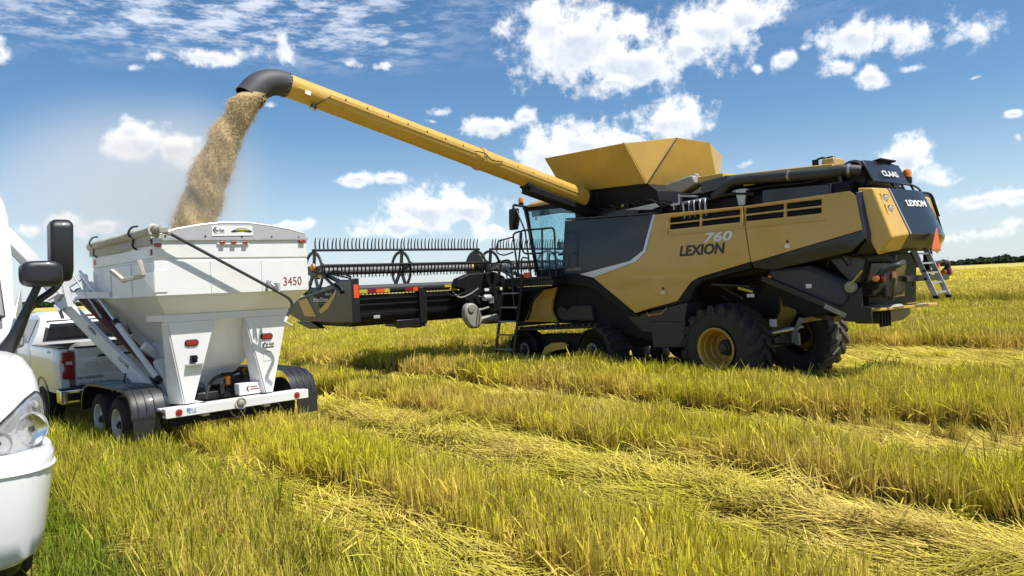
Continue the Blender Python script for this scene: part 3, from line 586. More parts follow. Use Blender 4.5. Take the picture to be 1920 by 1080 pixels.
O('bearing_tag', MB().box(2.42,2.48,1.352,1.356,3.70,3.74), 'yellow_decal', cb)
O('catwalk_edge', MB().plate([(2.45,1.30,3.63),(1.62,1.30,3.68),(1.50,1.30,3.60),(1.72,1.30,3.56)], .012), 'alu', cb)
# grain tank extension
def flap(pts, t=.022): return O('tank_flap', MB().plate(pts, t), 'gold', cb, .004)
for s_ in (1, -1):
    a = [(4.25,1.25*s_,4.22),(4.42,1.70*s_,5.02),(2.02,1.70*s_,4.95),(1.86,1.25*s_,4.12)]
    flap(a if s_ > 0 else a[::-1])
    g_ = [(2.015,1.69*s_,4.94),(1.58,.56*s_,5.08),(1.855,1.245*s_,4.12)]
    flap(g_ if s_ > 0 else g_[::-1], .012)
    g_ = [(4.42,1.69*s_,5.01),(4.26,1.25*s_,4.21),(4.62,.6*s_,5.06)]
    flap(g_ if s_ > 0 else g_[::-1], .012)
    O('flap_edge', MB().bar((2.03,1.71*s_,4.96),(1.87,1.26*s_,4.12),.035,.03,(1,0,0)), 'gold', cb)
flap([(1.57,.56,5.08),(1.57,-.58,5.08),(1.85,-1.25,4.11),(1.85,1.25,4.11)])
flap([(4.27,1.25,4.21),(4.27,-1.25,4.21),(4.63,-.6,5.06),(4.63,.6,5.06)])
O('flap_sticker', MB().plate([(1.60,-.02,4.93),(1.565,-.02,5.03),(1.565,-.17,5.03),(1.60,-.17,4.93)], .003), 'dusty_steel', cb)
O('flap_hinge', MB().tube([(1.55,.57,5.07),(1.83,1.27,4.10)], .012, 6).tube([(4.2,1.27,4.20),(1.9,1.27,4.11)], .018, 6), 'black_steel', cb)
O('grain_heap', MB().lathe([(1.1,4.2),(.9,4.35),(.5,4.55),(.0,4.62)], (3.0,0,0), (0,0,1), 20), 'dusty_steel', cb)
# cab
cab = O('cab', MB().box(4.15,5.7,-1.0,1.0,2.28,2.50).box(4.12,4.24,-1.0,1.0,2.45,4.0).prism([(4.25,3.9),(6.05,3.98),(6.12,4.08),(4.2,4.08)],1,-1.0,1.0), 'black', cb, .02)
gl_pts = [(5.95,4.02),(5.86,3.5),(5.74,2.9),(5.66,2.48)]
glass('cab_glass', (.80,.955,.97), .02, .5, .12, (.50,.74,.78))
O('side_window', MB().prism([(4.24,3.92),(5.93,3.98),(5.84,3.5),(5.74,2.9),(5.60,2.48),(4.24,2.48)], 1, .985, .995), 'cab_glass', cab)
O('side_window', MB().prism([(4.24,3.92),(5.93,3.98),(5.84,3.5),(5.74,2.9),(5.60,2.48),(4.24,2.48)], 1, -.995, -.985), 'cab_glass', cab)
ws = MB(); rows = []
for k in range(9):
    y = -.95+1.9*k/8; b_ = .16*(1-(y/.95)**2); rows.append([(x+b_, y, z) for x, z in gl_pts])
ws.loft(rows, False, False); O('windscreen', ws, 'cab_glass', cab, 0, 60)
for s_ in (1, -1):
    O('pillar', MB().tube([(5.96,.98*s_,4.02),(5.87,.99*s_,3.5),(5.75,.99*s_,2.9),(5.64,.99*s_,2.44)], .05, 8), 'black', cab)
O('sun_visor', MB().box(4.4,5.8,.90,.97,3.82,3.97), 'blue_grey', cab, .02)
roof = MB(); rows = []
for (x, hw, z0, z1) in ((4.1,.85,4.06,4.14),(4.3,1.0,4.05,4.20),(5.2,1.03,4.06,4.24),(5.8,1.02,4.06,4.22),(6.15,.95,4.06,4.16),(6.28,.80,4.07,4.11)):
    rows.append([(x,-hw,z0),(x,-hw,z0+(z1-z0)*.4),(x,-hw*.9,z0+(z1-z0)*.85),(x,-hw*.5,z1),(x,hw*.5,z1),(x,hw*.9,z0+(z1-z0)*.85),(x,hw,z0+(z1-z0)*.4),(x,hw,z0)])
O('cab_roof', roof.loft(rows), 'gold_clean', cab, .01, 60)
O('seat', MB().box(4.45,4.95,-.28,.28,2.75,2.92).box(4.40,4.55,-.28,.28,2.9,3.55), 'charcoal', cab, .05, seg=3)
O('steering_column', MB().tube([(5.45,0,2.5),(5.25,0,3.05)], .04, 8).lathe([(.20,-.012),(.21,0),(.20,.012),(.18,0),(.20,-.012)], (5.24,0,3.08), (-.4,0,.9), 20), 'black', cab)
O('monitor', MB().box(5.0,5.25,.62,.66,2.95,3.15).tube([(5.1,.6,2.5),(5.1,.6,3.0)],.02,6).bar((4.6,.7,2.9),(5.15,.7,2.84),.1,.06), 'black', cab, .01)
O('window_sticker', MB().lathe([(.05,0),(.05,.002)], (5.6,.998,3.76), (0,1,0), 14), 'white_decal', cab)
O('cab_platform', MB().box(4.05,5.95,1.0,2.02,2.24,2.31).box(4.05,5.9,.95,1.98,2.10,2.24), 'black_steel', cb, .01)
O('reflector', MB().box(4.72,4.86+.12,2.02,2.03,2.30,2.42), 'orange_refl', cb)
O('side_marker', MB().lathe([(.06,0),(.055,.04),(.03,.05)], (5.06,2.02,2.32), (0,1,0), 14), 'red_lens', cb)
def rt(pts, y, r=.022, q=.12): return MB().tube(rail([(x, y, z) for x, z in pts], q), r, 8)
O('handrail', rt([(3.98,2.30),(3.97,3.38),(5.12,3.41),(5.16,3.2),(5.05,2.86),(4.42,2.84)], 1.94), 'black_steel', cb)
O('handrail', rt([(4.44,2.30),(4.37,3.41)], 1.94), 'black_steel', cb)
O('handrail', rt([(5.22,2.32),(5.36,3.36),(5.02,3.40),(5.28,2.32)], 1.98, .022), 'black_steel', cb)
O('handrail', rt([(4.22,2.30),(4.22,2.82),(3.9,2.83)], 1.90, .016), 'black_steel', cb)
O('handrail', rt([(5.32,3.28),(5.92,3.22),(6.0,2.95),(5.72,2.86),(5.35,2.92)], 2.0, .018), 'black_steel', cb)
# ladder
ld = O('ladder', MB().bar((5.58,2.10,2.30),(6.05,2.14,.42),.035,.07,(1,0,0)).bar((4.94,2.10,2.26),(5.36,2.14,.42),.035,.07,(1,0,0)), 'black_steel', cb)
for (z, xa, xb) in ((1.95,5.63,5.05),(1.62,5.72,5.12),(1.285,5.80,5.20),(.96,5.88,5.27),(.62,5.97,5.35)):
    O('rung', MB().bar((xa,2.11,z),(xb,2.11,z),.16,.03), 'dusty_steel', ld, .004)
O('ladder_rail', MB().tube(rail([(6.0,2.12,1.50),(5.66,2.12,2.74),(5.32,2.12,2.74),(5.26,2.12,1.65),(5.1,2.12,1.45)],.12),.02,8), 'black_steel', ld)
O('ladder_rail', MB().tube(rail([(5.0,2.08,2.3),(4.97,2.08,2.78),(4.70,2.08,2.74),(4.66,2.08,2.3)],.1),.018,8), 'black_steel', ld)
for (x, z) in ((5.18,1.72),(5.42,1.74),(5.34,1.48),(5.40,1.42),(5.15,1.2)):
    O('warning_sticker', MB().box(x-.09,x+.09,.87,.874,z-.06,z+.06), 'white_decal', cb)
# mirror, front beacon
mr_ = O('mirror', MB().loft([[(5.78,1.42,3.50),(6.02,1.46,3.50),(6.02,1.54,3.50),(5.80,1.58,3.50)],[(5.74,1.40,3.70),(6.02,1.46,3.70),(6.02,1.54,3.70),(5.76,1.60,3.70)],[(5.72,1.42,4.02),(6.0,1.46,4.02),(6.0,1.54,4.02),(5.74,1.58,4.02)]]), 'black', cb, .03, seg=3)
O('mirror_arm', MB().tube(rail([(5.85,1.5,4.02),(5.88,1.48,4.12),(5.72,1.2,4.06),(5.9,.95,4.04)],.05), .03, 8).tube([(5.74,1.5,3.96),(5.46,1.5,3.45),(5.22,1.6,2.4)], .022, 7).tube([(5.56,1.4,3.92),(5.3,1.4,2.95),(5.16,1.5,2.35)], .018, 7), 'black_steel', mr_)
O('beacon', MB().lathe([(.06,-.06),(.065,.02)], (5.88,1.22,4.16), (0,0,1), 14), 'black', cb)
O('beacon_lens', MB().lathe([(.062,.02),(.066,.09),(.05,.14),(.02,.155)], (5.88,1.22,4.16), (0,0,1), 18), 'amber', cb)
# unloading auger
A0, A1 = Vector((3.45,1.55,3.99)), Vector((3.42,8.30,5.565))
d_ = (A1-A0).normalized(); up_ = Vector((0,0,1)); sd_ = d_.cross(up_).normalized(); nv = sd_.cross(d_)
def oct_ring(c, r, flat=.93):
    o = []
    for k in range(24):
        a = 2*math.pi*k/24; rr = r
        ca, sa = math.cos(a), math.sin(a)
        o.append(c+sd_*ca*rr+nv*sa*rr)
    return o
au = O('unloading_auger', MB().loft([oct_ring(A0, .235), oct_ring(A0+d_*.25, .235), oct_ring(A0+d_*.25, .215), oct_ring(A0.lerp(A1,.42), .210)], True, True), 'gold', cb, 0, 40)
mid = A0.lerp(A1, .42)
O('outer_tube', MB().loft([oct_ring(mid, .206), oct_ring(A1, .190)]), 'gold', au, 0, 40)
O('flange', MB().loft([oct_ring(mid-d_*.035, .232), oct_ring(mid+d_*.035, .232)]), 'gold', au, .006)
O('flange', MB().loft([oct_ring(A1-d_*.03, .200), oct_ring(A1+d_*.012, .200)]), 'black_steel', au)
cs_ = -sd_ if sd_.x > 0 else sd_      # side that faces the rear of the machine
def strip(t0, t1, r):
    a, b = A0.lerp(A1, t0), A0.lerp(A1, t1); c_ = cs_*.985*r+nv*.10*r
    return MB().bar(a+c_*1.0, b+c_*.965, .028, .065, nv)
O('conduit_cover', strip(.03,.36,.215), 'gold', au, .004); O('conduit_cover', strip(.46,.90,.206), 'gold', au, .004)
O('cable', MB().tube(smooth_path([A0.lerp(A1,.36)+cs_*.23+nv*.03, A0.lerp(A1,.40)+cs_*.235-nv*.02, A0.lerp(A1,.43)+cs_*.25+nv*.05, A0.lerp(A1,.46)+cs_*.22+nv*.03]), .010, 6), 'black', au)
O('cable', MB().tube(smooth_path([A0.lerp(A1,.90)+cs_*.20+nv*.01, A0.lerp(A1,.915)+cs_*.22-nv*.10, A0.lerp(A1,.93)+cs_*.15-nv*.20]), .008, 6), 'black', au)
lp = A0.lerp(A1,.932)+cs_*.12-nv*.24
O('auger_lamp', MB().lathe([(.03,-.05),(.05,-.03),(.055,.03)], lp, (.0,.45,-.9), 14), 'black', au); O('lamp_lens', MB().lathe([(.048,.03),(.04,.036)], lp, (.0,.45,-.9), 14), 'silver', au)
for t0 in (.50,.56,.62,.68,.74,.80,.86,.06,.12,.18,.24,.30):
    c0 = A0.lerp(A1, t0)+cs_*.212+nv*.055; O('rivet', MB().bar(c0-nv*.012, c0+nv*.012, .02, .02), 'black_steel', au)
for (t0, sz, m_) in ((.972,.055,'yellow_decal'),(.955,.05,'white_decal')):
    c0 = A0.lerp(A1, t0)+cs_*.190-nv*.03; O('warning_sticker', MB().bar(c0-d_*sz+nv*(.02 if m_ == 'yellow_decal' else -.03), c0+d_*sz+nv*(.02 if m_ == 'yellow_decal' else -.03), .008, .07, nv), m_, au)
# rubber spout: bends downward and onward
sp_rows = []; c = A1.copy(); ang0 = math.atan2(d_.z, Vector((d_.x, d_.y)).length); hdir = Vector((d_.x, d_.y, 0)).normalized(); N_ = 10; pos = A1-d_*.02
for k in range(N_+1):
    t = k/N_; a = ang0-R(66)*min(1, t*1.3)
    f = hdir*math.cos(a)+Vector((0,0,1))*math.sin(a); n2 = sd_.cross(f).normalized(); r = .200+.032*t
    sp_rows.append([pos+sd_*math.cos(q)*r+n2*math.sin(q)*r for q in [2*math.pi*i/24 for i in range(24)]])
    pos = pos+f*.076
inner = [[pos0+(p-pos0)*.94 for p in rw] for rw in sp_rows for pos0 in [sum(rw, Vector())/24]]
spm = MB().loft(sp_rows+inner[::-1], True, False)
SPOUT_END = sum(sp_rows[-1], Vector())/24; SPOUT_DIR = f.copy()
mat('spout_rubber', (.050,.053,.060), .6, 0, 0, .12, 8, bump=.1, bscale=30)
O('spout', spm, 'spout_rubber', au, 0, 50, label='black rubber discharge spout')
for k in range(12):
    a = 2*math.pi*k/12; q = A1+(sd_*math.cos(a)+nv*math.sin(a))*.203; O('bolt', MB().lathe([(.012,0),(.012,.012)], q, (q-A1), 6), 'steel', au)
O('auger_elbow', MB().tube(smooth_path([(3.45,1.60,4.0),(3.42,1.15,3.90),(3.30,.85,3.72),(3.2,.7,3.3)]), .225, 18), 'black', cb, 0, 60)
O('elbow_band', MB().lathe([(.245,-.03),(.245,.03)], (3.45,1.52,3.985), d_, 24), 'black_steel', cb)
O('auger_cradle', MB().bar((3.42,1.15,3.62),(3.40,3.22,4.10),.30,.15).bar((3.4,3.1,4.10),(3.4,3.26,4.20),.30,.10), 'black', cb, .02)
O('auger_rod', MB().tube([A0.lerp(A1,.06)+nv*.235-cs_*.05, A0.lerp(A1,.26)+nv*.225-cs_*.05], .014, 6), 'black', au)
# rear ladder, lamps, emblem
rl = O('rear_ladder', MB().bar((-2.90,.24,2.45),(-3.22,.24,1.64),.028,.085,(1,0,0)).bar((-2.96,-.12,2.45),(-3.28,-.12,1.64),.028,.085,(1,0,0)), 'alu', cb, .004)
for k in range(5):
    t = .12+.2*k; O('rung', MB().bar((-2.90-.32*t,.24,2.45-.81*t),(-2.96-.32*t,-.12,2.45-.81*t),.045,.03), 'alu', rl)
O('ladder_hook', MB().bar((-3.07,.27,2.06),(-3.12,-.15,2.06),.05,.03).lathe([(.02,0),(.02,.05)], (-3.10,.27,1.93), (0,1,0), 8), 'black', rl)
for (x, y) in ((-3.22,.24),(-3.28,-.12)): O('ladder_foot', MB().box(x-.05,x+.03,y-.025,y+.025,1.60,1.65), 'black', rl)
O('slow_vehicle_sign', MB().plate([(-3.26,.40,2.41),(-3.26,.04,2.41),(-3.28,.20,2.76),(-3.28,.24,2.76)], .006), 'orange_refl', cb, label='orange slow vehicle triangle')
O('sign_border', MB().plate([(-3.255,.42,2.375),(-3.255,.02,2.375),(-3.257,.04,2.41),(-3.257,.40,2.41)], .004), 'red_lens', cb)
def lamp_arm(s_, y, x):
    if s_ > 0: arm = MB().tube(rail([(x+.05,y-.35,2.22),(x-.02,y,2.18),(x+.22,y+.05,2.10),(x+.25,y+.05,1.98)],.06), .045, 10)
    else: arm = MB().tube(smooth_path([(-2.75,y+.95,2.4),(-2.80,y+.85,2.2),(-2.78,y+.6,2.17),(x,y,2.20)]), .035, 10).tube(rail([(x,y,2.20),(x-.05,y-.12,2.18),(x-.02,y-.12,2.0)],.05), .05, 10)
    a = O('lamp_arm', arm, 'grey_panel', cb, 0, 60)
    c = (x+.25, y+.06, 1.98) if s_ > 0 else (x-.02, y-.12, 2.02)
    O('lamp_body', MB().lathe([(.06,-.05),(.085,-.02),(.085,.03),(.05,.05)], c, (-.7,.7,0), 16), 'black', a)
    O('tail_lamp', MB().lathe([(.07,.0),(.065,.03),(.03,.04)], (c[0]-.045, c[1]-.02, c[2]), (-1,-.1,0), 16), 'red_lens', a)
    O('turn_lamp', MB().lathe([(.055,.0),(.05,.03),(.02,.04)], (c[0]+.03, c[1]+.045, c[2]), (-.2,1,0), 16), 'amber', a)
    O('reflector', MB().box(c[0]-.17,c[0]-.165,c[1]-.22,c[1]-.08,c[2]+.0,c[2]+.10) if s_ > 0 else MB().box(x-.02,x+.03,y+.17,y+.24,2.06,2.17), 'orange_refl', a)
lamp_arm(1, 1.30, -3.08); lamp_arm(-1, -1.05, -2.88)
O('conduit', MB().tube(smooth_path([(-2.1,1.42,2.42),(-2.5,1.40,2.34),(-2.8,1.30,2.36),(-2.95,1.1,2.40)]), .02, 6).tube(smooth_path([(-2.0,1.4,2.20),(-2.08,1.42,2.36),(-2.25,1.4,2.34),(-2.3,1.3,2.2)]), .015, 6), 'black', cb)
O('rear_strut', MB().tube([(-2.98,-.35,2.6),(-2.96,-.35,2.25)], .018, 6).tube([(-2.96,.45,2.0),(-2.96,.45,1.82)], .012, 6), 'black', cb)

# ------------------------------------------------------------------ draper header carried by the combine
OFF = Vector((8, 0, 0)); _c = Vector((CX, CY)) + Vector((CFX, CFY))*8.0
hd = thing('draper_header', 'wide black draper header with spiked reel raised in front of the combine', 'header', _c.x, _c.y, CFX, CFY)
mat('reel_grey', (.16,.165,.17), .45, .2, .1, .12, 6, dust=.2)
# back wall between the dividers
w_ = MB().prism([(7.0,2.08),(7.05,1.50),(7.35,1.36),(8.8,1.38),(9.4,1.46),(9.4,1.52),(8.3,1.52),(7.35,1.60),(7.2,2.08)], 1, -5.35, 5.30)
O('back_wall', w_, 'black', hd, .01)
O('top_tube', MB().tube([(7.08,5.30,2.20),(7.08,-5.35,2.20)], .105, 14), 'grey_panel', hd)
for z in (1.98,1.86,1.66): O('wall_rib', MB().bar((6.985,5.28,z),(6.985,2.2,z),.03,.025), 'charcoal', hd)
for (y0, y1, m_) in ((5.24,5.02,'yellow_decal'),(5.02,4.80,'dark_red'),(4.80,4.58,'orange_refl'),(4.58,4.44,'yellow_decal'),(4.02,3.80,'dark_red'),(3.80,3.56,'orange_refl')):
    O('reflective_tape', MB().box(6.962,6.972,y1+.003,y0-.003,2.115,2.20), m_, hd)
O('warning_sticker', MB().box(6.96,6.97,2.52,2.74,2.08,2.18), 'yellow_decal', hd); O('warning_sticker', MB().box(6.95,6.96,2.70,2.90,2.17,2.23), 'yellow_decal', hd)
O('data_plate', MB().box(6.98,6.99,4.72,4.88,1.53,1.60), 'grey_decal', hd)
# frame leg reaching under
O('frame_leg', MB().prism([(6.9,2.2),(7.15,2.2),(7.12,1.6),(7.6,1.38),(8.6,1.30),(8.6,1.24),(7.2,1.22),(6.92,1.34)], 1, 3.46, 3.66), 'black_steel', hd, .012)
O('frame_leg', MB().prism([(6.95,1.45),(7.1,1.45),(7.1,1.32),(6.95,1.25)], 1, 3.5, 4.3), 'black_steel', hd, .012)
for y in (-3.5,): O('frame_leg', MB().prism([(6.9,2.2),(7.15,2.2),(7.12,1.6),(7.6,1.38),(8.6,1.30),(8.6,1.24),(7.2,1.22),(6.92,1.34)], 1, y-.1, y+.1), 'black_steel', hd, .012)
# end dividers
sh = [(10.48,1.81),(10.42,1.66),(9.77,1.48),(7.45,1.46),(7.02,1.46),(7.02,2.43),(7.47,2.45),(8.09,2.34),(9.74,2.08)]
for s_ in (1, -1):
    y0, y1 = (5.30, 5.42) if s_ > 0 else (-5.47, -5.35)
    dv = O('divider', MB().prism(sh, 1, y0, y1), 'charcoal', hd, .03, seg=3)
    O('divider_end', MB().box(6.93,7.06,min(y0,y1)-.06,max(y0,y1)+.02,1.47,2.46), 'charcoal', hd, .015)
    O('skid', MB().prism([(10.1,1.47),(9.31,1.29),(8.66,1.31),(9.09,1.45)], 1, y0-.06, y0+.10), 'black_steel', hd, .01)
    if s_ > 0:
        ye = y1
        O('decal_field', MB().prism([(9.78,1.99),(8.83,2.145),(7.66,2.275),(7.76,2.08),(8.15,1.80),(8.55,1.66),(8.79,1.59),(9.46,1.615)], 1, ye, ye+.004), 'black', dv)
        O('decal', MB().prism([(9.78,1.995),(9.28,2.055),(8.80,1.60),(9.46,1.615)], 1, ye+.004, ye+.007), 'gold_clean', dv)
        O('decal', MB().prism([(7.65,2.28),(7.76,2.08),(8.15,1.795),(8.53,1.665),(8.66,1.75),(8.2,1.945),(7.83,2.15)], 1, ye+.004, ye+.007), 'gold_clean', dv)
        O('decal', MB().prism([(9.22,2.06),(8.90,2.12),(8.42,1.68),(8.74,1.60)], 1, ye+.0045, ye+.0065), 'charcoal', dv)
        text('MacDon', 'white_decal', dv, (8.90,ye+.008,1.955), (-1,0,0), (0,0,1), .105, .76, 0, .002, bold=.008)
        text('FlexDraper', 'grey_decal', dv, (8.74,ye+.008,1.895), (-1,0,0), (0,0,1), .034, .50, 0, .002)
        text('FD135', 'white_decal', dv, (8.26,ye+.008,2.10), (-1,0,0), (0,0,1), .058, .34, .15, .002)
        O('emblem', MB().lathe([(.045,0),(.045,.003)], (7.40,ye+.001,2.24), (0,1,0), 12), 'grey_decal', dv)
        O('reflector', MB().box(6.918,6.928,5.27,5.39,2.02,2.32), 'orange_refl', dv)
# reel
RX, RZ, RR = 9.25, 2.70, .54
rl_ = O('reel', MB().tube([(RX,5.15,RZ),(RX,.12,RZ)], .10, 14).tube([(RX,-.30,RZ),(RX,-5.2,RZ)], .10, 14), 'reel_grey', hd)
bats = [R(99), R(166), R(14), R(246), R(310)]
tine_m = None
def tine_mesh():
    m_ = MB(); m_.tube(smooth_path([(0,0,0),(.012,0,.10),(0,0,.2),(-.045,0,.31)],3), [.021,.021,.020,.020,.019,.018,.017,.015,.012,.008], 5); return m_.mesh('tine')
OFF_keep = OFF; tm = tine_mesh(); tm.materials.append(MAT['black_steel'])
for bi, a in enumerate(bats):
    bx, bz = RX+RR*math.cos(a), RZ+RR*math.sin(a)
    for (ya, yb) in ((5.28,.06),(-.34,-5.3)):
        O('bat', MB().tube([(bx,ya,bz),(bx,yb,bz)], .032, 8), 'black_steel', rl_)
    n = 46
    if bi < 2:
        for (ya, yb) in ((5.24,.10),(-.38,-5.26)):
            for k in range(n):
                y = ya+(yb-ya)*(k+.5+random.uniform(-.06,.06))/n
                t_ = bpy.data.objects.new('tine', tm); COL.objects.link(t_); t_.parent = rl_
                t_.location = Vector((bx, y, bz))-OFF; t_.rotation_euler = (random.uniform(-.07,.07), (R(-2) if bi == 0 else R(172))+random.uniform(-.05,.05), 0)
    else:
        tj = MB()
        for (ya, yb) in ((5.24,.10),(-.38,-5.26)):
            for k in range(n):
                y = ya+(yb-ya)*(k+.5)/n; s_ = 1 if bi == 1 else -1
                tj.tube([(bx,y,bz),(bx+.01,y,bz-.12),(bx-.01,y,bz-.3)], .011, 4, False)
        O('tines', tj, 'black_steel', rl_, kind='stuff')
def spider(y, r=RR-.03):
    m_ = MB(); ro, ri = r, r-.075; rows = []
    for k in range(33):
        a = 2*math.pi*k/32; c_, s_ = math.cos(a), math.sin(a)
        rows.append([(RX+ro*c_, y-.02, RZ+ro*s_), (RX+ro*c_, y+.02, RZ+ro*s_), (RX+ri*c_, y+.02, RZ+ri*s_), (RX+ri*c_, y-.02, RZ+ri*s_)])
    m_.loft(rows, True, False)
    for a in bats: m_.bar((RX+.08*math.cos(a), y, RZ+.08*math.sin(a)), (RX+(RR+.02)*math.cos(a), y, RZ+(RR+.02)*math.sin(a)), .04, .11, (math.sin(a),0,-math.cos(a)))
    return O('reel_disc', m_, 'black_steel', rl_, .004)
for y in (5.22, 2.70, .14, -.36, -2.7, -5.22): spider(y)
O('disc_plate', MB().lathe([(.44,-.012),(.44,.012)], (RX,.19,RZ), (0,1,0), 28), 'black_steel', rl_)
O('tube_band', MB().lathe([(.106,-.03),(.106,.03)], (RX,.32,RZ), (0,1,0), 16), 'yellow_decal', rl_)
# reel arms and hydraulics
for y in (5.36, -.12, -5.4):
    O('reel_arm', MB().bar((7.15,y,2.28),(8.2,y,2.56),.07,.09).bar((8.2,y,2.56),(9.35,y,2.68),.07,.10), 'black_steel', hd, .01)
    O('lift_cylinder', MB().tube([(7.4,y+.09,2.15),(8.3,y+.09,2.58)], .035, 8), 'black_steel', hd)
O('side_lamp', MB().lathe([(.09,0),(.085,.05),(.03,.07)], (8.75,5.45,2.80), (0,1,0), 18), 'amber', hd)
O('lamp_bracket', MB().bar((8.75,5.40,2.80),(8.75,5.37,2.5),.06,.16), 'black_steel', hd)
O('bracket_sticker', MB().box(8.35,8.60,5.425,5.43,2.53,2.60), 'yellow_decal', hd)
O('hydraulic_hose', MB().tube(smooth_path([(7.1,5.35,2.5),(7.7,5.40,2.66),(8.3,5.42,2.60),(8.9,5.4,2.7)]), .022, 7).tube(smooth_path([(7.1,5.30,2.45),(7.9,5.36,2.58),(8.5,5.4,2.66)]), .018, 7), 'black', hd)
# float module between header and feeder
O('float_module', MB().prism([(2.70,2.16),(2.62,2.36),(2.28,2.47),(1.46,2.50),(1.15,2.36),(1.12,1.25),(2.25,1.20),(2.45,1.5),(2.45,2.1)], 0, 6.72, 6.98), 'black', hd, .02)
O('float_module', MB().box(6.5,6.8,-1.9,1.9,1.20,2.0).box(6.45,6.55,.9,1.9,1.5,2.12), 'black', hd, .02)
gb = O('gearbox', MB().loft([[(6.55,2.46+.235*math.cos(a)+.10*math.sin(a)*1, 1.44+.31*math.sin(a)-.05*math.cos(a)) for a in [2*math.pi*k/20 for k in range(20)]], [(6.42,2.46+.235*math.cos(a)+.10*math.sin(a), 1.44+.31*math.sin(a)-.05*math.cos(a)) for a in [2*math.pi*k/20 for k in range(20)]], [(6.39,2.46+.20*math.cos(a)+.09*math.sin(a), 1.44+.27*math.sin(a)-.05*math.cos(a)) for a in [2*math.pi*k/20 for k in range(20)]]]), 'dusty_steel', hd, 0, 35)
O('gearbox_cap', MB().lathe([(.10,0),(.09,.03),(.05,.035)], (6.39,2.54,1.62), (-1,0,0), 16), 'dusty_steel', gb)
O('drive_shaft', MB().tube([(6.5,2.28,1.30),(6.4,1.75,1.36)], .09, 12).tube([(6.5,2.3,1.55),(6.45,1.95,1.62)], .035, 8), 'dusty_steel', hd)
O('oil_filter', MB().lathe([(.075,0),(.08,.02),(.08,.2),(.07,.22)], (6.42,2.12,1.86), (0,-1,0), 16), 'silver', hd)
for (y, z, w, h_, m_) in ((2.02,2.06,.13,.07,'white_decal'),(1.55,2.07,.09,.07,'white_decal'),(1.90,1.80,.16,.16,'grey_decal'),(1.28,2.08,.1,.06,'yellow_decal'),(.98,2.09,.1,.06,'yellow_decal')):
    O('sticker', MB().box(6.40,6.41,y-w/2,y+w/2,z-h_/2,z+h_/2), m_, hd)
for k in range(8):
    y = 2.9-.2*k; O('hydraulic_hose', MB().tube(smooth_path([(6.9,y,2.05),(6.72,y-.08,1.95-.05*(k % 3)),(6.62,y-.3,2.0-.04*k),(6.5,y-.5,2.1)]), .016+.005*(k % 2), 7), ('black_steel','dusty_steel','black')[k % 3], hd)
for k in range(6):
    y = 1.25-.1*k; O('hydraulic_hose', MB().tube(smooth_path([(6.5,y,2.1),(6.7,y-.1,2.5+.04*k),(7.3,y-.3,2.72),(8.0,y-.5,2.6)]), .018, 7), ('black_steel','dusty_steel','silver')[k % 3], hd)
OFF = Vector((0, 0, 0))

# ------------------------------------------------------------------ seed tender trailer
# own frame: x forward, y to its left, origin on the ground below the rear edge of the hopper box
TX_, TY_, TFX, TFY = -3.884, 10.584, -.696, .718
tr_ = thing('seed_tender', 'white hopper trailer numbered 3450 being filled with grain', 'trailer', TX_, TY_, TFX, TFY)
mat('trailer_white', (.80,.80,.79), .38, 0, .3, .04, 2.3, bump=.12, bscale=2.2, dust=.13, dustcol=(.47,.44,.37))
mat('tarp', (.50,.47,.38), .85, 0, 0, .12, 6, bump=.3, bscale=14)
mat('grey_board', (.42,.42,.43), .6, 0, 0, .06, 3)
mat('flap_black', (.020,.021,.024), .45, 0, .2, .1, 6, dust=.06, dustcol=(.10,.09,.07))
mat('chrome', (.80,.80,.82), .10, 1.0, 0, .02)
mat('maroon', (.075,.012,.016), .45, 0, .2, .1)
L_ = 2.75
def ring(x0, x1, w, z, yo=0): return [(x0,yo-w,z),(x0,yo+w,z),(x1,yo+w,z),(x1,yo-w,z)]
hb = O('hopper_box', MB().loft([ring(0,L_,1.11,2.98), ring(0,L_,1.11,2.72), ring(.012,L_-.012,1.098,2.715), ring(.012,L_-.012,1.098,2.685), ring(0,L_,1.11,2.68), ring(0,L_,1.11,2.22), ring(.02,L_-.02,1.09,2.20), ring(.05,L_-.05,1.05,2.20), ring(.05,L_-.05,1.05,2.98)], True, False), 'trailer_white', tr_, .006)
O('hopper_funnel', MB().loft([ring(.015,L_-.015,1.10,2.21), ring(.30,L_-.28,.89,1.94), ring(.92,1.62,.26,.98), ring(.94,1.60,.24,.86)], True, False), 'trailer_white', tr_, .006)
for x in (.08, L_-.10):
    arch = [(1.10,2.96),(1.07,3.01),(.79,3.10),(.45,3.165),(.17,3.20),(-.21,3.205),(-.5,3.175),(-.8,3.13),(-1.10,3.06),(-1.10,2.96)]
    O('end_board', MB().prism(arch, 0, x-.07, x-.05), 'grey_board', tr_)
    O('board_rim', MB().tube([(x-.06, y, z+.012) for y, z in arch[1:-1]], .014, 6), 'alu', tr_)
O('rub_rail', MB().bar((-.012,1.12,2.965),(-.012,-1.12,2.995),.03,.03), 'alu', tr_)
for y in (.95,.42,-.10,-.55,-.98): O('snap', MB().lathe([(.012,0),(.012,.012)], (.006,y,3.015), (-1,0,0), 8), 'black', tr_)
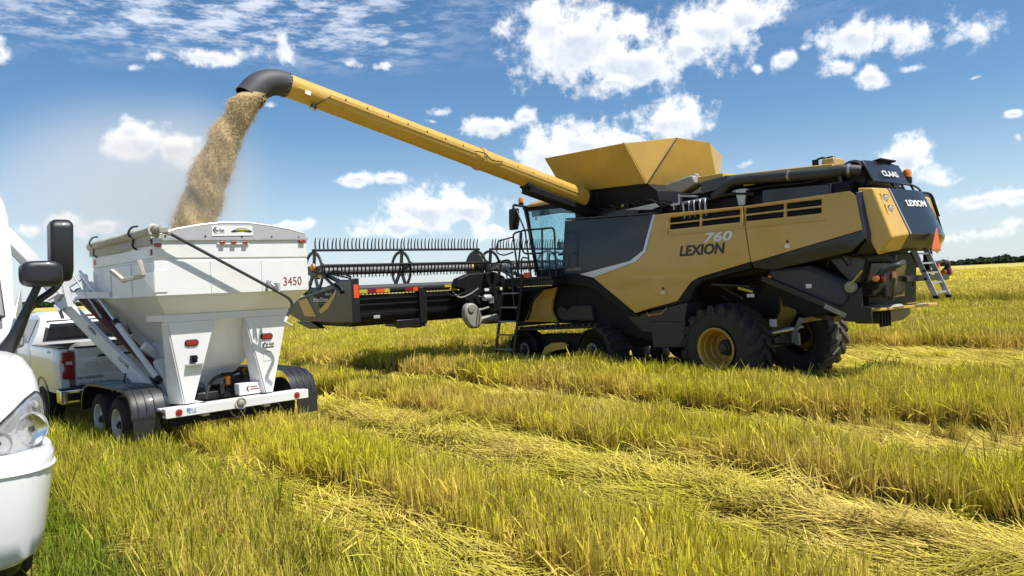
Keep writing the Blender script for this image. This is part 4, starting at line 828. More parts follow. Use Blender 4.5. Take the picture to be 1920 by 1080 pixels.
# name board on the end board
sg = O('name_sign', MB().prism([(.33,3.02),(-.27,3.035),(-.26,3.175),(.33,3.165)], 0, .002, .008), 'white_decal', tr_)
O('emblem', MB().prism([(.25,3.148),(.29,3.14),(.315,3.10),(.29,3.062),(.25,3.054),(.278,3.07),(.298,3.10),(.278,3.132)], 0, -.001, .002), 'black_decal', sg)
text('Par-Kan', 'black_decal', sg, (-.002,.285,3.082), (0,-1,.02), (0,0,1), .040, .13, 0, .0015)
text('COMPANY', 'grey_decal', sg, (-.002,.235,3.062), (0,-1,.02), (0,0,1), .012, .09, 0, .001)
mat('emblem_yellow', (.62,.45,.02), .5); mat('emblem_blue', (.12,.28,.50), .5)
O('emblem', MB().prism([(.03,3.105),(-.05,3.138),(-.10,3.142),(-.15,3.138),(-.23,3.108)], 0, -.001, .002), 'emblem_blue', sg)
O('emblem', MB().prism([(0,3.100),(-.06,3.128),(-.14,3.13),(-.20,3.103)], 0, -.003, -.001), 'emblem_yellow', sg)
O('emblem', MB().prism([(.06,3.088),(.03,3.104),(-.23,3.108),(-.255,3.092),(-.22,3.080),(-.10,3.094),(.03,3.078)], 0, -.003, -.001), 'black_decal', sg)
# rolled tarp along the left rim
tp = O('rolled_tarp', MB().tube(smooth_path([(.02,1.10,3.085),(.7,1.13,3.075),(1.5,1.12,3.065),(2.2,1.13,3.06),(2.78,1.11,3.055)]), [.066+.006*math.sin(k*1.7) for k in range(17)], 14), 'tarp', tr_, 0, 70)
O('tarp_skirt', MB().loft([[(x,1.125+.012*math.sin(x*5),3.03) for x in [0+.2*k for k in range(15)]],[(x,1.142+.010*math.sin(x*6+1),2.95+.012*math.sin(x*4)) for x in [.2*k for k in range(15)]],[(x,1.128+.012*math.sin(x*7),2.885+.012*math.sin(x*3)) for x in [.2*k for k in range(15)]]], False, False), 'tarp', tr_, 0, 70)
for x in (.62, 2.45):
    O('tarp_strap', MB().tube(smooth_path([(x,1.12,2.87),(x,1.17,2.92),(x,1.16,3.02),(x,1.22,3.08),(x-.02,1.18,3.17),(x-.03,1.1,3.19)]), .014, 6), 'black', tr_)
O('roll_end', MB().lathe([(.08,-.06),(.09,0),(.075,.03),(.05,.03),(.045,-.10)], (.0,1.10,3.085), (-1,0,0), 18, False), 'tarp', tr_)
O('roll_tube', MB().tube([(.05,1.10,3.08),(-.12,1.06,3.085)], .05, 12), 'dusty_steel', tr_)
ck = O('tarp_crank', MB().tube(rail([(-.13,1.02,3.08),(-.14,-.48,2.24),(-.14,-.70,2.11),(-.14,-.76,2.02),(-.14,-.66,1.84)],.05), .022, 8), 'grey_panel', tr_)
O('crank_joint', MB().box(-.17,-.09,.97,1.09,3.04,3.12).bar((-.13,1.06,3.08),(-.13,.93,3.03),.05,.05), 'dusty_steel', ck, .012)
O('crank_grip', MB().tube([(-.14,-.66,1.84),(-.14,-.62,1.76)], .024, 8), 'white_decal', ck); O('crank_handle', MB().tube([(-.14,-.61,1.765),(-.16,-.72,1.70)], .018, 8), 'tarp', ck)
O('crank_bracket', MB().box(-.10,0,-.46,-.43,2.27,2.38).box(-.16,-.02,-.56,-.53,2.20,2.34).bar((-.02,-.44,2.38),(-.12,-.5,2.28),.03,.03), 'alu', tr_, .004)
# marker lamps
for (y, z) in ((1.06,2.89),(-1.02,2.95)): O('marker_lamp', MB().box(-.04,-.002,y-.045,y+.045,z-.022,z+.022), 'red_lens', tr_, .008)
lb = O('lamp_bar', MB().box(-.022,-.002,-.19,.27,2.905,2.925), 'trailer_white', tr_)
for y in (.20,.04,-.13): O('marker_lamp', MB().box(-.055,-.022,y-.035,y+.035,2.912,2.945), 'red_lens', tr_, .008)
for x in (.08, 2.62): O('side_lamp', MB().box(x-.035,x+.035,1.112,1.13,2.76,2.84), 'red_lens' if x < 1 else 'amber', tr_, .008)
text('3450', 'dark_red', tr_, (-.002,-.70,2.295), (0,-1,.02), (0,0,1), .125, .295, 0, .002)
for y in (.37,-.37): O('seam', MB().bar((-.003,y,2.23),(-.003,y,2.68),.006,.012,(1,0,0)), 'trailer_white', tr_)
for x in (.92,1.84): O('seam', MB().bar((x,1.113,2.23),(x,1.113,2.68),.012,.006,(1,0,0)), 'trailer_white', tr_)
O('seam', MB().bar((.0,1.113,2.22),(.0,1.113,2.97),.012,.012,(1,0,0)), 'rusty_white', tr_) if 'rusty_white' in MAT else None
# shelf arms on the left side
mat('rusty_white', (.66,.60,.52), .6, 0, 0, .2, 8, dust=.35, dustcol=(.24,.11,.04))
O('rest_plate', MB().plate([(.0,1.118,2.54),(.0,1.118,2.28),(.15,1.20,2.46),(.15,1.20,2.53)], .012).box(-.012,.0,.96,1.12,2.27,2.56), 'trailer_white', tr_)
O('rest_arm', MB().bar((.13,1.17,2.50),(.50,1.36,2.45),.06,.05).bar((.13,1.20,2.50),(.15,1.24,2.70),.05,.05).bar((.48,1.34,2.44),(.80,1.40,2.60),.05,.05), 'rusty_white', tr_, .006)
# band frame, legs, bumper
O('band', MB().box(.27,.33,-.90,.90,1.85,1.955).box(.33,1.05,.80,.90,1.86,1.95).box(.33,L_-.3,-.90,-.80,1.86,1.95), 'trailer_white', tr_, .006)
for pts, fl in (([(.88,1.85),(.24,1.85),(.59,.72),(.70,.72)], [(.28,.88,1.85),(.28,.70,.72),(.52,.82,.72),(.46,.88,1.85)]), ([(-.22,1.85),(-.86,1.85),(-.58,.72),(-.48,.72)], [(.28,-.22,1.85),(.28,-.48,.72),(.52,-.4,.72),(.46,-.22,1.85)])):
    lg = O('leg', MB().prism(pts, 0, .262, .29).plate(fl, .02), 'trailer_white', tr_)
    yc = sum(p[0] for p in pts[:2])/2+.02; zc = 1.555
    ov = [(yc+(.05 if c > 0 else -.05)+.045*math.cos(a), zc+.045*math.sin(a)) for a, c in [(2*math.pi*k/20, math.cos(2*math.pi*k/20)) for k in range(20)]]
    O('lamp_gasket', MB().prism(ov, 0, .246, .261), 'black', lg); O('tail_lamp', MB().prism([(yc+(y-yc)*.84, zc+(z-zc)*.76) for y, z in ov], 0, .238, .2455), 'red_lens', lg, .004)
text('Par-Kan', 'black_decal', tr_, (.258,-.485,1.415), (0,-1,.02), (0,0,1), .05, .145, 0, .0015)
O('emblem', MB().prism([(-.49,1.47),(-.475,1.44),(-.47,1.41),(-.485,1.375),(-.455,1.40),(-.45,1.44)], 0, .256, .2615), 'black_decal', tr_)
O('name_bar', MB().prism([(-.488,1.385),(-.63,1.388),(-.63,1.402),(-.488,1.40)], 0, .256, .2615), 'black_decal', tr_)
O('data_sheet', MB().prism([(-.46,1.19),(-.60,1.195),(-.60,1.34),(-.46,1.335)], 0, .257, .2615), 'white_decal', tr_); O('data_line', MB().prism([(-.48,1.318),(-.57,1.32),(-.57,1.326),(-.48,1.324)], 0, .2555, .257), 'dark_red', tr_)
O('junction_box', MB().box(.20,.262,.53,.61,1.28,1.38).lathe([(.03,0),(.028,.03)], (.20,.56,1.345), (-1,0,0), 12), 'black', tr_, .006); O('junction_shelf', MB().box(.19,.262,.44,.68,1.245,1.262), 'alu', tr_)
bmp = O('bumper', MB().box(.02,.16,-1.03,1.05,.585,.715).box(.10,.35,-1.03,1.05,.66,.70), 'trailer_white', tr_, .008)
for y in (.88,-.84): O('reflector', MB().lathe([(.046,0),(.044,.010),(.02,.013)], (.02,y,.65), (-1,0,0), 20), 'red_lens', bmp)
O('reflector', MB().lathe([(.03,0),(.028,.010)], (.09,1.052,.65), (0,1,0), 16), 'red_lens', bmp)
O('coupler_ring', MB().lathe([(.075,0),(.085,.012),(.085,.02),(.07,.02),(.065,.004)], (.018,.03,.655), (-1,0,0), 24, False), 'rusty_white', bmp)
O('coupler_socket', MB().lathe([(.052,0),(.05,.035),(.03,.05),(.0,.05)], (.018,.03,.655), (-1,0,0), 18), 'dusty_steel', bmp)
text('Made In', 'emblem_blue', bmp, (.017,.775,.655), (0,-1,0), (0,0,1), .026, .12, 0, .001); text('The USA', 'emblem_blue', bmp, (.017,.775,.618), (0,-1,0), (0,0,1), .026, .13, 0, .001)
O('flag_sticker', MB().box(.015,.0195,.73,.775,.655,.692), 'emblem_blue', bmp)
O('safety_chain', MB().tube(smooth_path([(.10,.16,.59),(.08,.12,.50),(.08,.03,.45),(.09,-.05,.52),(.10,-.08,.59)]), .010, 6), 'dusty_steel', tr_)
for y in (.45,-.45): O('chassis_rail', MB().box(.2,4.6,y-.05,y+.05,.52,.70), 'trailer_white', tr_, .006)
O('drawbar', MB().bar((3.6,.5,.6),(5.4,.05,.55),.10,.12).bar((3.6,-.5,.6),(5.4,-.05,.55),.10,.12), 'trailer_white', tr_)
for x in (1.30,2.17): O('axle', MB().tube([(x,-1.1,.42),(x,1.1,.42)], .055, 10), 'black_steel', tr_)
O('under_beam', MB().bar((.35,.9,.48),(.35,-.9,.48),.08,.10), 'black', tr_)
# wheels
def trailer_wheel(x, s_):
    y = 1.17*s_; c = (x, y, .41)
    w = O('wheel', MB().lathe([(.22,-.11),(.26,-.125),(.34,-.125),(.385,-.09),(.395,-.05),(.395,.05),(.385,.09),(.34,.125),(.26,.125),(.22,.11)], c, (0,s_,0), 32, False), 'rubber', tr_, 0, 30)
    O('rim', MB().lathe([(.225,.105),(.235,.118),(.215,.115),(.20,.06),(.195,.03),(.15,.045),(.10,.055),(.05,.055)], c, (0,s_,0), 28, False), 'trailer_white', w, 0, 30)
    for k in range(8):
        a = 2*math.pi*k/8; O('spoke', MB().bar((x+.07*math.cos(a),y+.06*s_,.41+.07*math.sin(a)),(x+.20*math.cos(a),y+.045*s_,.41+.20*math.sin(a)),.05,.02,(0,1,0)), 'trailer_white', w)
    O('hub_cap', MB().lathe([(.055,.05),(.05,.10),(.03,.115)], c, (0,s_,0), 14), 'black_steel', w)
for s_ in (1,-1):
    for x in (1.30,2.17): trailer_wheel(x, s_)
    # tandem fender with ribs
    prof = [(.36,.58),(.37,.72),(.46,.88),(.62,.965),(.95,.985),(1.75,.985),(2.4,.965),(2.62,.90),(2.76,.74),(2.80,.52)]
    y0, y1 = .93*s_, 1.36*s_
    def arch_rows(off): return [[(x, y, z+off) for x, z in prof] for y in (y0, y0+(y1-y0)*.5, y1)]
    fr = MB(); rows = []
    for y, dz in ((y0,0),(y1-.03*s_,0),(y1,-.02)):
        rows.append([(x, y, z+dz) for x, z in prof])
    rows.append([(1.58+(x-1.58)*.955, y1, .5+(z-.5)*.90) for x, z in prof]); rows.append([(1.58+(x-1.58)*.955, y1-.04*s_, .5+(z-.5)*.90) for x, z in prof])
    fr.loft(rows, False, False); fd = O('fender', fr, 'flap_black', tr_, 0, 40)
    for f in (.3,.55,.8):
        y = y0+(y1-y0)*f; O('fender_rib', MB().tube([(x, y, z) for x, z in prof], .013, 6), 'flap_black', fd)
    O('fender_lip', MB().bar((.355,y0,.60),(.355,y1,.60),.03,.035), 'flap_black', fd)
    O('mud_flap', MB().box(.345,.36,min(y0+.08*s_,y1-.005*s_),max(y0+.08*s_,y1-.005*s_),.31,.60), 'flap_black', tr_)
# power pack between the legs
O('fuel_tank', MB().lathe([(.22,-.55),(.235,-.52),(.235,.2),(.21,.22),(.2,.18)], (.95,-.35,.76), (-1,0,0), 24), 'flap_black', tr_)
pb = O('control_box', MB().box(.33,.50,-.50,-.10,.72,.885), 'trailer_white', tr_, .005)
O('emblem', MB().prism([(-.20,.80),(-.22,.84),(-.26,.845),(-.23,.82),(-.23,.79),(-.26,.765),(-.22,.77)], 0, .326, .329), 'dark_red', pb)
O('print_line', MB().box(.326,.329,-.37,-.27,.822,.834), 'dark_red', pb); O('print_line', MB().box(.326,.329,-.39,-.27,.785,.799), 'dark_red', pb)
O('filter_bowl', MB().lathe([(.045,0),(.052,.02),(.052,.13)], (.70,-.08,.86), (0,0,1), 16), 'amber', tr_); O('filter_head', MB().box(.65,.75,-.15,0,.99,1.04), 'black', tr_, .01)
O('hose', MB().tube(rail([(.70,-.12,1.01),(.70,-.30,1.05),(.72,-.33,.92)],.05), .022, 8), 'black', tr_)
O('hose', MB().tube(smooth_path([(.70,0,1.0),(.66,.12,.98),(.62,.24,.86),(.60,.28,.70)]), .028, 8), 'grey_panel', tr_)
O('hose', MB().tube(smooth_path([(.66,-.02,.95),(.60,-.02,.80),(.62,.06,.70)]), .012, 6), 'black', tr_)
O('pump_block', MB().box(.6,1.4,-.1,.4,.68,.80).box(.55,.60,.02,.09,.74,.92), 'black_steel', tr_, .01)
O('outlet_pipe', MB().tube([(.9,.25,.92),(1.05,.42,.70)], .11, 12), 'dusty_steel', tr_)
# conveyor folded along the left side
B0 = Vector((.95,.66,.78)); cd_ = Vector((1,.33,.72)).normalized(); cs2 = Vector((-.33,1,0)).normalized(); cn = cd_.cross(cs2).normalized()
if cn.z < 0: cn = -cn
def cv(t, a, b): return B0+cd_*t+cs2*a+cn*b
cvy = O('conveyor', MB().bar(cv(-.15,.14,-.06),cv(2.62,.14,-.06),.09,.19,cn), 'trailer_white', tr_, .006)
O('conveyor_tube', MB().tube([cv(-.2,-.10,.06),cv(2.7,-.10,.06)], .085, 12), 'maroon', cvy)
O('trough', MB().bar(cv(-.1,-.28,.05),cv(1.45,-.28,.05),.05,.26,cn).bar(cv(1.6,-.26,.08),cv(2.5,-.26,.05),.05,.24,cn), 'trailer_white', cvy, .005)
O('trough', MB().bar(cv(2.75,.02,-.06),cv(6.2,.02,-.06),.26,.15,cn), 'trailer_white', cvy, .02)
O('trough_belt', MB().bar(cv(2.75,.02,-.15),cv(6.1,.02,-.15),.20,.03,cn), 'maroon', cvy)
O('fold_bracket', MB().bar(cv(2.56,.26,-.14),cv(2.56,-.22,.30),.03,.16,cd_).bar(cv(2.86,.26,-.14),cv(2.86,-.2,.28),.03,.14,cd_), 'trailer_white', cvy, .005)
O('fold_bracket', MB().bar(cv(2.35,.20,.02),cv(2.75,.20,.34),.03,.10,cs2).bar(cv(2.3,-.15,.0),cv(2.8,-.15,.34),.03,.12,cs2), 'trailer_white', cvy, .005)
O('fold_clip', MB().bar(cv(2.40,.22,-.22),cv(2.72,.22,-.05),.02,.05,cs2), 'alu', cvy)
O('lift_cylinder', MB().tube([cv(.25,.06,.10),cv(1.55,.02,.27)], .045, 12), 'trailer_white', cvy)
O('cylinder_rod', MB().tube([cv(1.5,.02,.265),cv(2.72,-.02,.44)], .026, 12), 'chrome', cvy)
O('cylinder_rod', MB().tube([cv(1.75,.10,.20),cv(2.68,.10,.40)], .014, 8), 'alu', cvy)
O('cylinder_gland', MB().tube([cv(1.47,.025,.26),cv(1.56,.02,.275)], .055, 12).tube([cv(.22,.06,.10),cv(.30,.06,.105)], .055, 12), 'black_steel', cvy)
O('support_arm', MB().bar(cv(.0,-.05,-.02),cv(.55,-.12,.22),.10,.20,cs2).bar(cv(.75,-.22,.12),cv(.85,.0,.30),.08,.12), 'trailer_white', cvy, .006)
O('conveyor_stay', MB().bar((1.9,1.10,2.28),(2.75,1.32,2.30),.06,.10), 'trailer_white', tr_, .005)
O('hopper_gate', MB().bar((.75,.5,1.05),(1.7,.62,1.45),.03,.34), 'trailer_white', tr_, .005)
for k in range(3): O('hose', MB().tube(smooth_path([cv(.34,.10,.06),cv(.15,.16-.03*k,.10-.05*k),cv(-.15,.10-.06*k,-.02-.02*k),cv(-.42,-.04-.05*k,.04)]), .014, 6), 'black', tr_)
O('hose', MB().tube(smooth_path([cv(.75,.21,-.10),cv(.60,.26,-.22),cv(.25,.24,-.26),cv(-.1,.15,-.22)]), .013, 6), 'black', tr_)
for (s_, t0) in (('OPEN',1.86),('CLOSE',1.02)):
    o_ = cv(t0,.188,-.035); text(s_, 'black_decal', cvy, o_, -cd_, cn, .055, .22 if s_ == 'OPEN' else .26, 0, .002)
O('grain_load', MB().loft([ring(.08,L_-.08,1.04,2.45), ring(.4,2.3,.75,2.75), ring(.9,1.6,.2,2.98), ring(1.1,1.3,.05,3.02)], True, True), 'tarp', tr_)

# ------------------------------------------------------------------ pickup truck
# own frame: x forward, y to its left, origin on the ground below the tailgate
pk = thing('pickup_truck', 'white pickup truck seen from behind beyond the folded conveyor', 'pickup truck', -6.63, 12.69, -.69, .724)
mat('car_white', (.78,.78,.77), .28, 0, .7, .02, 2)
mat('car_black', (.012,.012,.013), .4, 0, .3, .1)
glass('car_glass', (.10,.13,.14), .01, .4, .03, (.2,.22,.22))
mat('emboss', (.62,.62,.61), .3, 0, .6, .02)
# bed
def side(s_):
    rows = []
    for (x, w, zt) in ((.0,.955,1.45),(.06,.985,1.46),(.4,1.0,1.46),(1.9,1.0,1.47)):
        rows.append([(x,w*s_-.10*s_,zt),(x,(w-.02)*s_,zt),(x,w*s_,zt-.04),(x,(w+.02)*s_,1.18),(x,(w+.01)*s_,1.0),(x,(w-.01)*s_,.72),(x,(w-.12)*s_,.70)])
    return MB().loft(rows)
for s_ in (1,-1): O('bed_side', side(s_), 'car_white', pk, .01, 50)
O('bed_floor', MB().box(.05,1.9,-.9,.9,.80,.84).box(1.84,1.9,-.9,.9,.8,1.46), 'car_black', pk)
for s_ in (1,-1): O('bed_cap', MB().box(.0,1.9,min(s_*.86,s_*.985),max(s_*.86,s_*.985),1.455,1.475), 'car_black', pk)
tg = O('tailgate', MB().loft([[(.06,y,z) for y, z in ((.745,.83),(.745,1.45),(-.745,1.45),(-.745,.83))], [(.0,y,z) for y, z in ((.745,.83),(.745,1.45),(-.745,1.45),(-.745,.83))], [(-.025,y,z) for y, z in ((.73,.85),(.73,1.435),(-.73,1.435),(-.73,.85))]]), 'car_white', pk, .012, seg=3)
O('tailgate_ridge', MB().loft([[(-.024,.70,1.02),(-.024,.70,1.28),(-.024,-.70,1.28),(-.024,-.70,1.02)],[(-.05,.62,1.08),(-.05,.66,1.26),(-.05,-.66,1.26),(-.05,-.62,1.08)]]), 'car_white', tg, .008)
O('tailgate_cap', MB().box(-.03,.08,-.745,.745,1.45,1.47), 'car_black', tg); O('handle', MB().box(-.062,-.048,-.16,.42,1.285,1.32), 'car_black', tg, .006)
text('CHEVROLET', 'emboss', tg, (-.051,.63,1.13), (0,-1,0), (0,0,1), .085, 1.26, 0, .006)
text('SILVERADO', 'car_black', tg, (-.028,.735,.935), (0,-1,0), (0,0,1), .045, .38, .1, .003); text('CUSTOM', 'car_black', tg, (-.028,.735,.862), (0,-1,0), (0,0,1), .022, .10, .1, .002)
text('4X4', 'grey_decal', pk, (.66,1.004,1.36), (-1,0,0), (0,0,1), .06, .24, .3, .002)
for s_ in (1,-1):
    O('tail_lamp', MB().loft([[(-.005,y*s_,z) for y, z in ((.765,.94),(.765,1.40),(.94,1.40),(.955,1.24),(.92,1.20),(.92,1.12),(.955,1.06),(.95,.96))], [(-.03,y*s_,z) for y, z in ((.77,.95),(.77,1.39),(.925,1.39),(.94,1.24),(.90,1.20),(.90,1.12),(.94,1.06),(.935,.97))]]), 'red_lens', pk, .008)
    O('reverse_lamp', MB().box(-.034,-.029,min(.80*s_,.89*s_),max(.80*s_,.89*s_),1.19,1.24), 'silver', pk)
# rear bumper
O('rear_bumper', MB().loft([[(.10,y,z) for y, z in ((1.02,.58),(1.02,.80),(-1.02,.80),(-1.02,.58))], [(-.10,y,z) for y, z in ((1.0,.56),(1.0,.80),(-1.0,.80),(-1.0,.56))], [(-.17,y,z) for y, z in ((.86,.57),(.86,.79),(-.86,.79),(-.86,.57))]]), 'chrome', pk, .02)
O('bumper_step', MB().box(-.18,-.10,.50,.92,.62,.745).box(-.15,.02,.48,1.03,.80,.825), 'car_black', pk, .012)
O('bumper_pad', MB().box(-.17,-.02,-.45,.45,.795,.84).box(-.178,-.165,-.22,.25,.62,.78), 'car_black', pk, .01)
pl_ = O('number_plate', MB().box(-.19,-.18,-.10,.205,.67,.815), 'white_decal', pk)
O('plate_band', MB().box(-.193,-.1905,.14,.20,.775,.81), 'emblem_blue', pl_)
text('MISSOURI', 'emblem_blue', pl_, (-.192,.14,.775), (0,-1,0), (0,0,1), .03, .19, 0, .001); text('352 7', 'black_decal', pl_, (-.192,.17,.69), (0,-1,0), (0,0,1), .06, .22, 0, .001)
# cab
rows = []
cabm = MB()
secs = []
for x, zt in ((1.95,1.50),(2.02,1.85),(2.16,1.99),(2.5,2.04),(3.3,2.05),(3.8,1.98),(4.15,1.82),(4.6,1.48)):
    tw = .98-.23*max(0,(zt-1.45)/.6); secs.append([(x,-1.0,.62),(x,-1.02,1.1),(x,-1.0,min(zt,1.45)),(x,-tw,zt-.05),(x,-tw*.8,zt),(x,tw*.8,zt),(x,tw,zt-.05),(x,1.0,min(zt,1.45)),(x,1.02,1.1),(x,1.0,.62)])
O('cab', cabm.loft(secs), 'car_white', pk, .008, 45)
O('rear_window', MB().plate([(1.945,.80,1.53),(2.055,.70,1.89),(2.055,-.70,1.89),(1.945,-.80,1.53)], .012), 'car_black', pk, .01)
rw = O('window_glass', MB().plate([(1.93,.74,1.56),(2.035,.65,1.86),(2.035,-.65,1.86),(1.93,-.74,1.56)], .008), 'car_glass', pk)
O('brake_lamp', MB().box(2.09,2.13,-.15,.15,1.945,1.97), 'red_lens', pk)
for s_ in (1,-1): O('side_window', MB().plate([(2.2,.985*s_,1.50),(2.3,.80*s_,1.92),(3.75,.78*s_,1.92),(4.3,.985*s_,1.50)], .01), 'car_glass', pk)
O('hood', MB().loft([[(4.5,-1.0,.6),(4.5,-1.0,1.3),(4.5,-.85,1.45),(4.5,.85,1.45),(4.5,1.0,1.3),(4.5,1.0,.6)],[(5.75,-.96,.6),(5.75,-.96,1.15),(5.75,-.8,1.27),(5.75,.8,1.27),(5.75,.96,1.15),(5.75,.96,.6)],[(5.85,-.9,.6),(5.85,-.9,1.1),(5.85,-.8,1.18),(5.85,.8,1.18),(5.85,.9,1.1),(5.85,.9,.6)]]), 'car_white', pk, .02)
for x in (1.15,4.85):
    for s_ in (1,-1):
        w = O('wheel', MB().lathe([(.24,-.13),(.30,-.14),(.38,-.13),(.40,-.09),(.40,.09),(.38,.13),(.30,.14),(.24,.13)], (x,.88*s_,.40), (0,s_,0), 30, False), 'rubber', pk, 0, 30)
        O('rim', MB().lathe([(.245,.12),(.25,.135),(.23,.12),(.2,.06),(.06,.08),(.0,.08)], (x,.88*s_,.40), (0,s_,0), 24, False), 'alu', w)
        O('wheel_arch', MB().lathe([(.50,-.06),(.50,.012),(.46,.012),(.46,-.06)], (x,.995*s_,.46), (0,s_,0), 30, False), 'car_black', pk)
O('bed_cargo', MB().loft([[(.6,.1,1.35),(.6,.5,1.35),(.6,.5,1.45),(.6,.1,1.45)],[(.8,.05,1.35),(.8,.62,1.35),(.8,.55,1.50),(.8,.1,1.53)],[(1.2,.0,1.35),(1.2,.6,1.35),(1.2,.5,1.46),(1.2,.05,1.50)]]), 'tarp', pk, .03)

# ------------------------------------------------------------------ white lorry at the left edge
# own frame: x forward, y to its left, origin on the ground below the front bumper
sm = thing('semi_truck', 'white semi truck nose with clear headlight and black mirrors at the left edge', 'truck', -4.165, 4.55, .63, -.777)
mat('truck_white', (.80,.80,.79), .25, 0, .7, .02, 2)
mat('mirror_black', (.014,.016,.020), .45, 0, .15, .1, 10, bump=.05, bscale=200)
glass('lamp_glass', (.95,.955,.96), .02, .5, .09, (.75,.76,.76))
mat('lamp_chrome', (.72,.74,.77), .22, 1.0, 0, .05); mat('lamp_shell', (.50,.52,.55), .3, .3, .5, .2, 14)
def plan(ks, z, dx=0):
    """half-round front outline in plan: list of (x, y) from the left side round to the right side"""
    return [(x+dx, y, z) for x, y in ks]
def nose(w, r, x0, back, n=7):
    o = [(back, w)]
    for k in range(n): a = math.pi/2*k/(n-1); o.append((x0-r+r*math.sin(a), w-r*.62+r*.62*math.cos(a)))
    return o+[(x, -y) for x, y in o[::-1]]
# bumper
rows = [plan(nose(w, r, x0, -1.0), z) for (w, r, x0, z) in ((1.02,.40,-.12,.34),(1.08,.42,-.04,.40),(1.115,.45,0,.55),(1.155,.47,.0,.80),(1.185,.48,0,.98),(1.195,.48,-.01,1.09),(1.18,.46,-.05,1.13),(1.10,.42,-.12,1.13))]
O('bumper', MB().loft(rows, False, False), 'truck_white', sm, 0, 40)
O('bumper_crease', MB().tube([Vector(p) for p in plan(nose(1.192,.48,.002,-1.0), 1.0)], .012, 6), 'truck_white', sm)
O('bumper_skirt', MB().loft([plan(nose(1.0,.40,-.14,-1.0), .35), plan(nose(.96,.40,-.18,-1.0), .24)], False, False), 'mirror_black', sm, 0, 50)
O('hood_seam', MB().tube([Vector(p) for p in plan(nose(1.168,.52,-.192,-1.75), 1.395)][:3], .006, 6), 'grey_panel', sm)
O('filler_panel', MB().loft([plan(nose(1.10,.42,-.14,-1.0), 1.08), plan(nose(1.09,.44,-.18,-1.0), 1.20)], False, False), 'grey_board', sm, 0, 40)
# hood: rounded nose rising to the cab
rows = []
for (w, r, x0, z) in ((1.13,.46,-.16,1.10),(1.16,.50,-.17,1.25),(1.165,.52,-.20,1.40),(1.155,.56,-.26,1.50),(1.145,.50,-.34,1.58),(1.125,.44,-.46,1.66),(1.085,.40,-.66,1.74),(1.02,.40,-.95,1.80),(.92,.40,-1.2,1.84)):
    rows.append(plan(nose(w, r, x0, -1.75), z))
hm = MB().loft(rows, False, False); n_ = len(rows[0]); hm.f.append(tuple(len(hm.v)-n_+i for i in range(n_)))
hood = O('hood', hm, 'truck_white', sm, 0, 60)
O('grille', MB().loft([[(-.19,-.55,1.12),(-.19,.55,1.12),(-.24,.5,1.5),(-.24,-.5,1.5)],[(-.13,-.52,1.15),(-.13,.52,1.15),(-.18,.47,1.47),(-.18,-.47,1.47)]]), 'lamp_chrome', sm, .02)
# headlights
for s_ in (1,-1):
    def hx(y, z=1.3):
        c_ = max(0, min(1, (y-1.165+.32)/.32)); return -.19-.51+.51*math.sqrt(1-c_*c_)-.55*max(0, z-1.42)
    lo_ = [(.60,1.10),(.82,1.085),(.98,1.105),(1.09,1.135),(1.14,1.19),(1.158,1.28)]; hi_ = [(.60,1.12),(.74,1.24),(.84,1.345),(.92,1.42),(1.0,1.485),(1.08,1.525),(1.125,1.50),(1.15,1.42),(1.158,1.32)]
    def li(t_, y):
        for (a, b), (c, d) in zip(t_, t_[1:]):
            if a <= y <= c: return b+(d-b)*(y-a)/(c-a)
        return t_[-1][1]
    yy = [.60+.558*(k/22) for k in range(23)]
    def lens(o0, o1, inset=0):
        rows = []
        for y in yy:
            zl, zh = li(lo_, y)+inset, li(hi_, y)-inset; zz = [zl+(zh-zl)*q/5 for q in range(6)]
            rows.append([(hx(y, z)+o1, y*s_, z) for z in zz]+[(hx(y, z)+o0, y*s_, z) for z in zz[::-1]])
        return MB().loft(rows)
    O('headlight', lens(-.05, .012), 'lamp_shell', sm, 0, 50, label='large clear headlight' if s_ > 0 else None)
    rim_ = [(hx(y, li(hi_, y))+.02, y*s_, li(hi_, y)) for y in yy]+[(hx(y, li(lo_, y))+.02, y*s_, li(lo_, y)) for y in yy[::-1]]
    O('lamp_surround', MB().tube(rim_+rim_[:1], .008, 6), 'grey_panel', sm)
    for (y, z, r) in ((1.03,1.27,.112),(.82,1.21,.082)):
        ax = Vector((.88,.45*s_,0)) if y > .9 else Vector((.97,.2*s_,0)); x = hx(y)+.012
        O('reflector_bowl', MB().lathe([(r,.022),(r*.97,.016),(r*.75,.0),(r*.4,-.006),(.0,-.006)], (x,y*s_,z), ax, 28, False), 'lamp_chrome', sm)
        O('bowl_ring', MB().lathe([(r+.010,.012),(r+.008,.026),(r-.002,.026),(r-.002,.012)], (x,y*s_,z), ax, 28, False), 'silver', sm)
        O('bulb_cap', MB().lathe([(.020,0),(.022,.02),(.01,.028)], (x,y*s_,z), ax, 12), 'grey_panel', sm)
    O('turn_lamp', MB().lathe([(.03,0),(.025,.02)], (hx(1.06,1.44)+.012,1.06*s_,1.44), (.8,.5*s_,0), 14), 'silver', sm)
    O('headlight_cover', lens(.045, .052, .004), 'lamp_glass', sm, 0, 50)
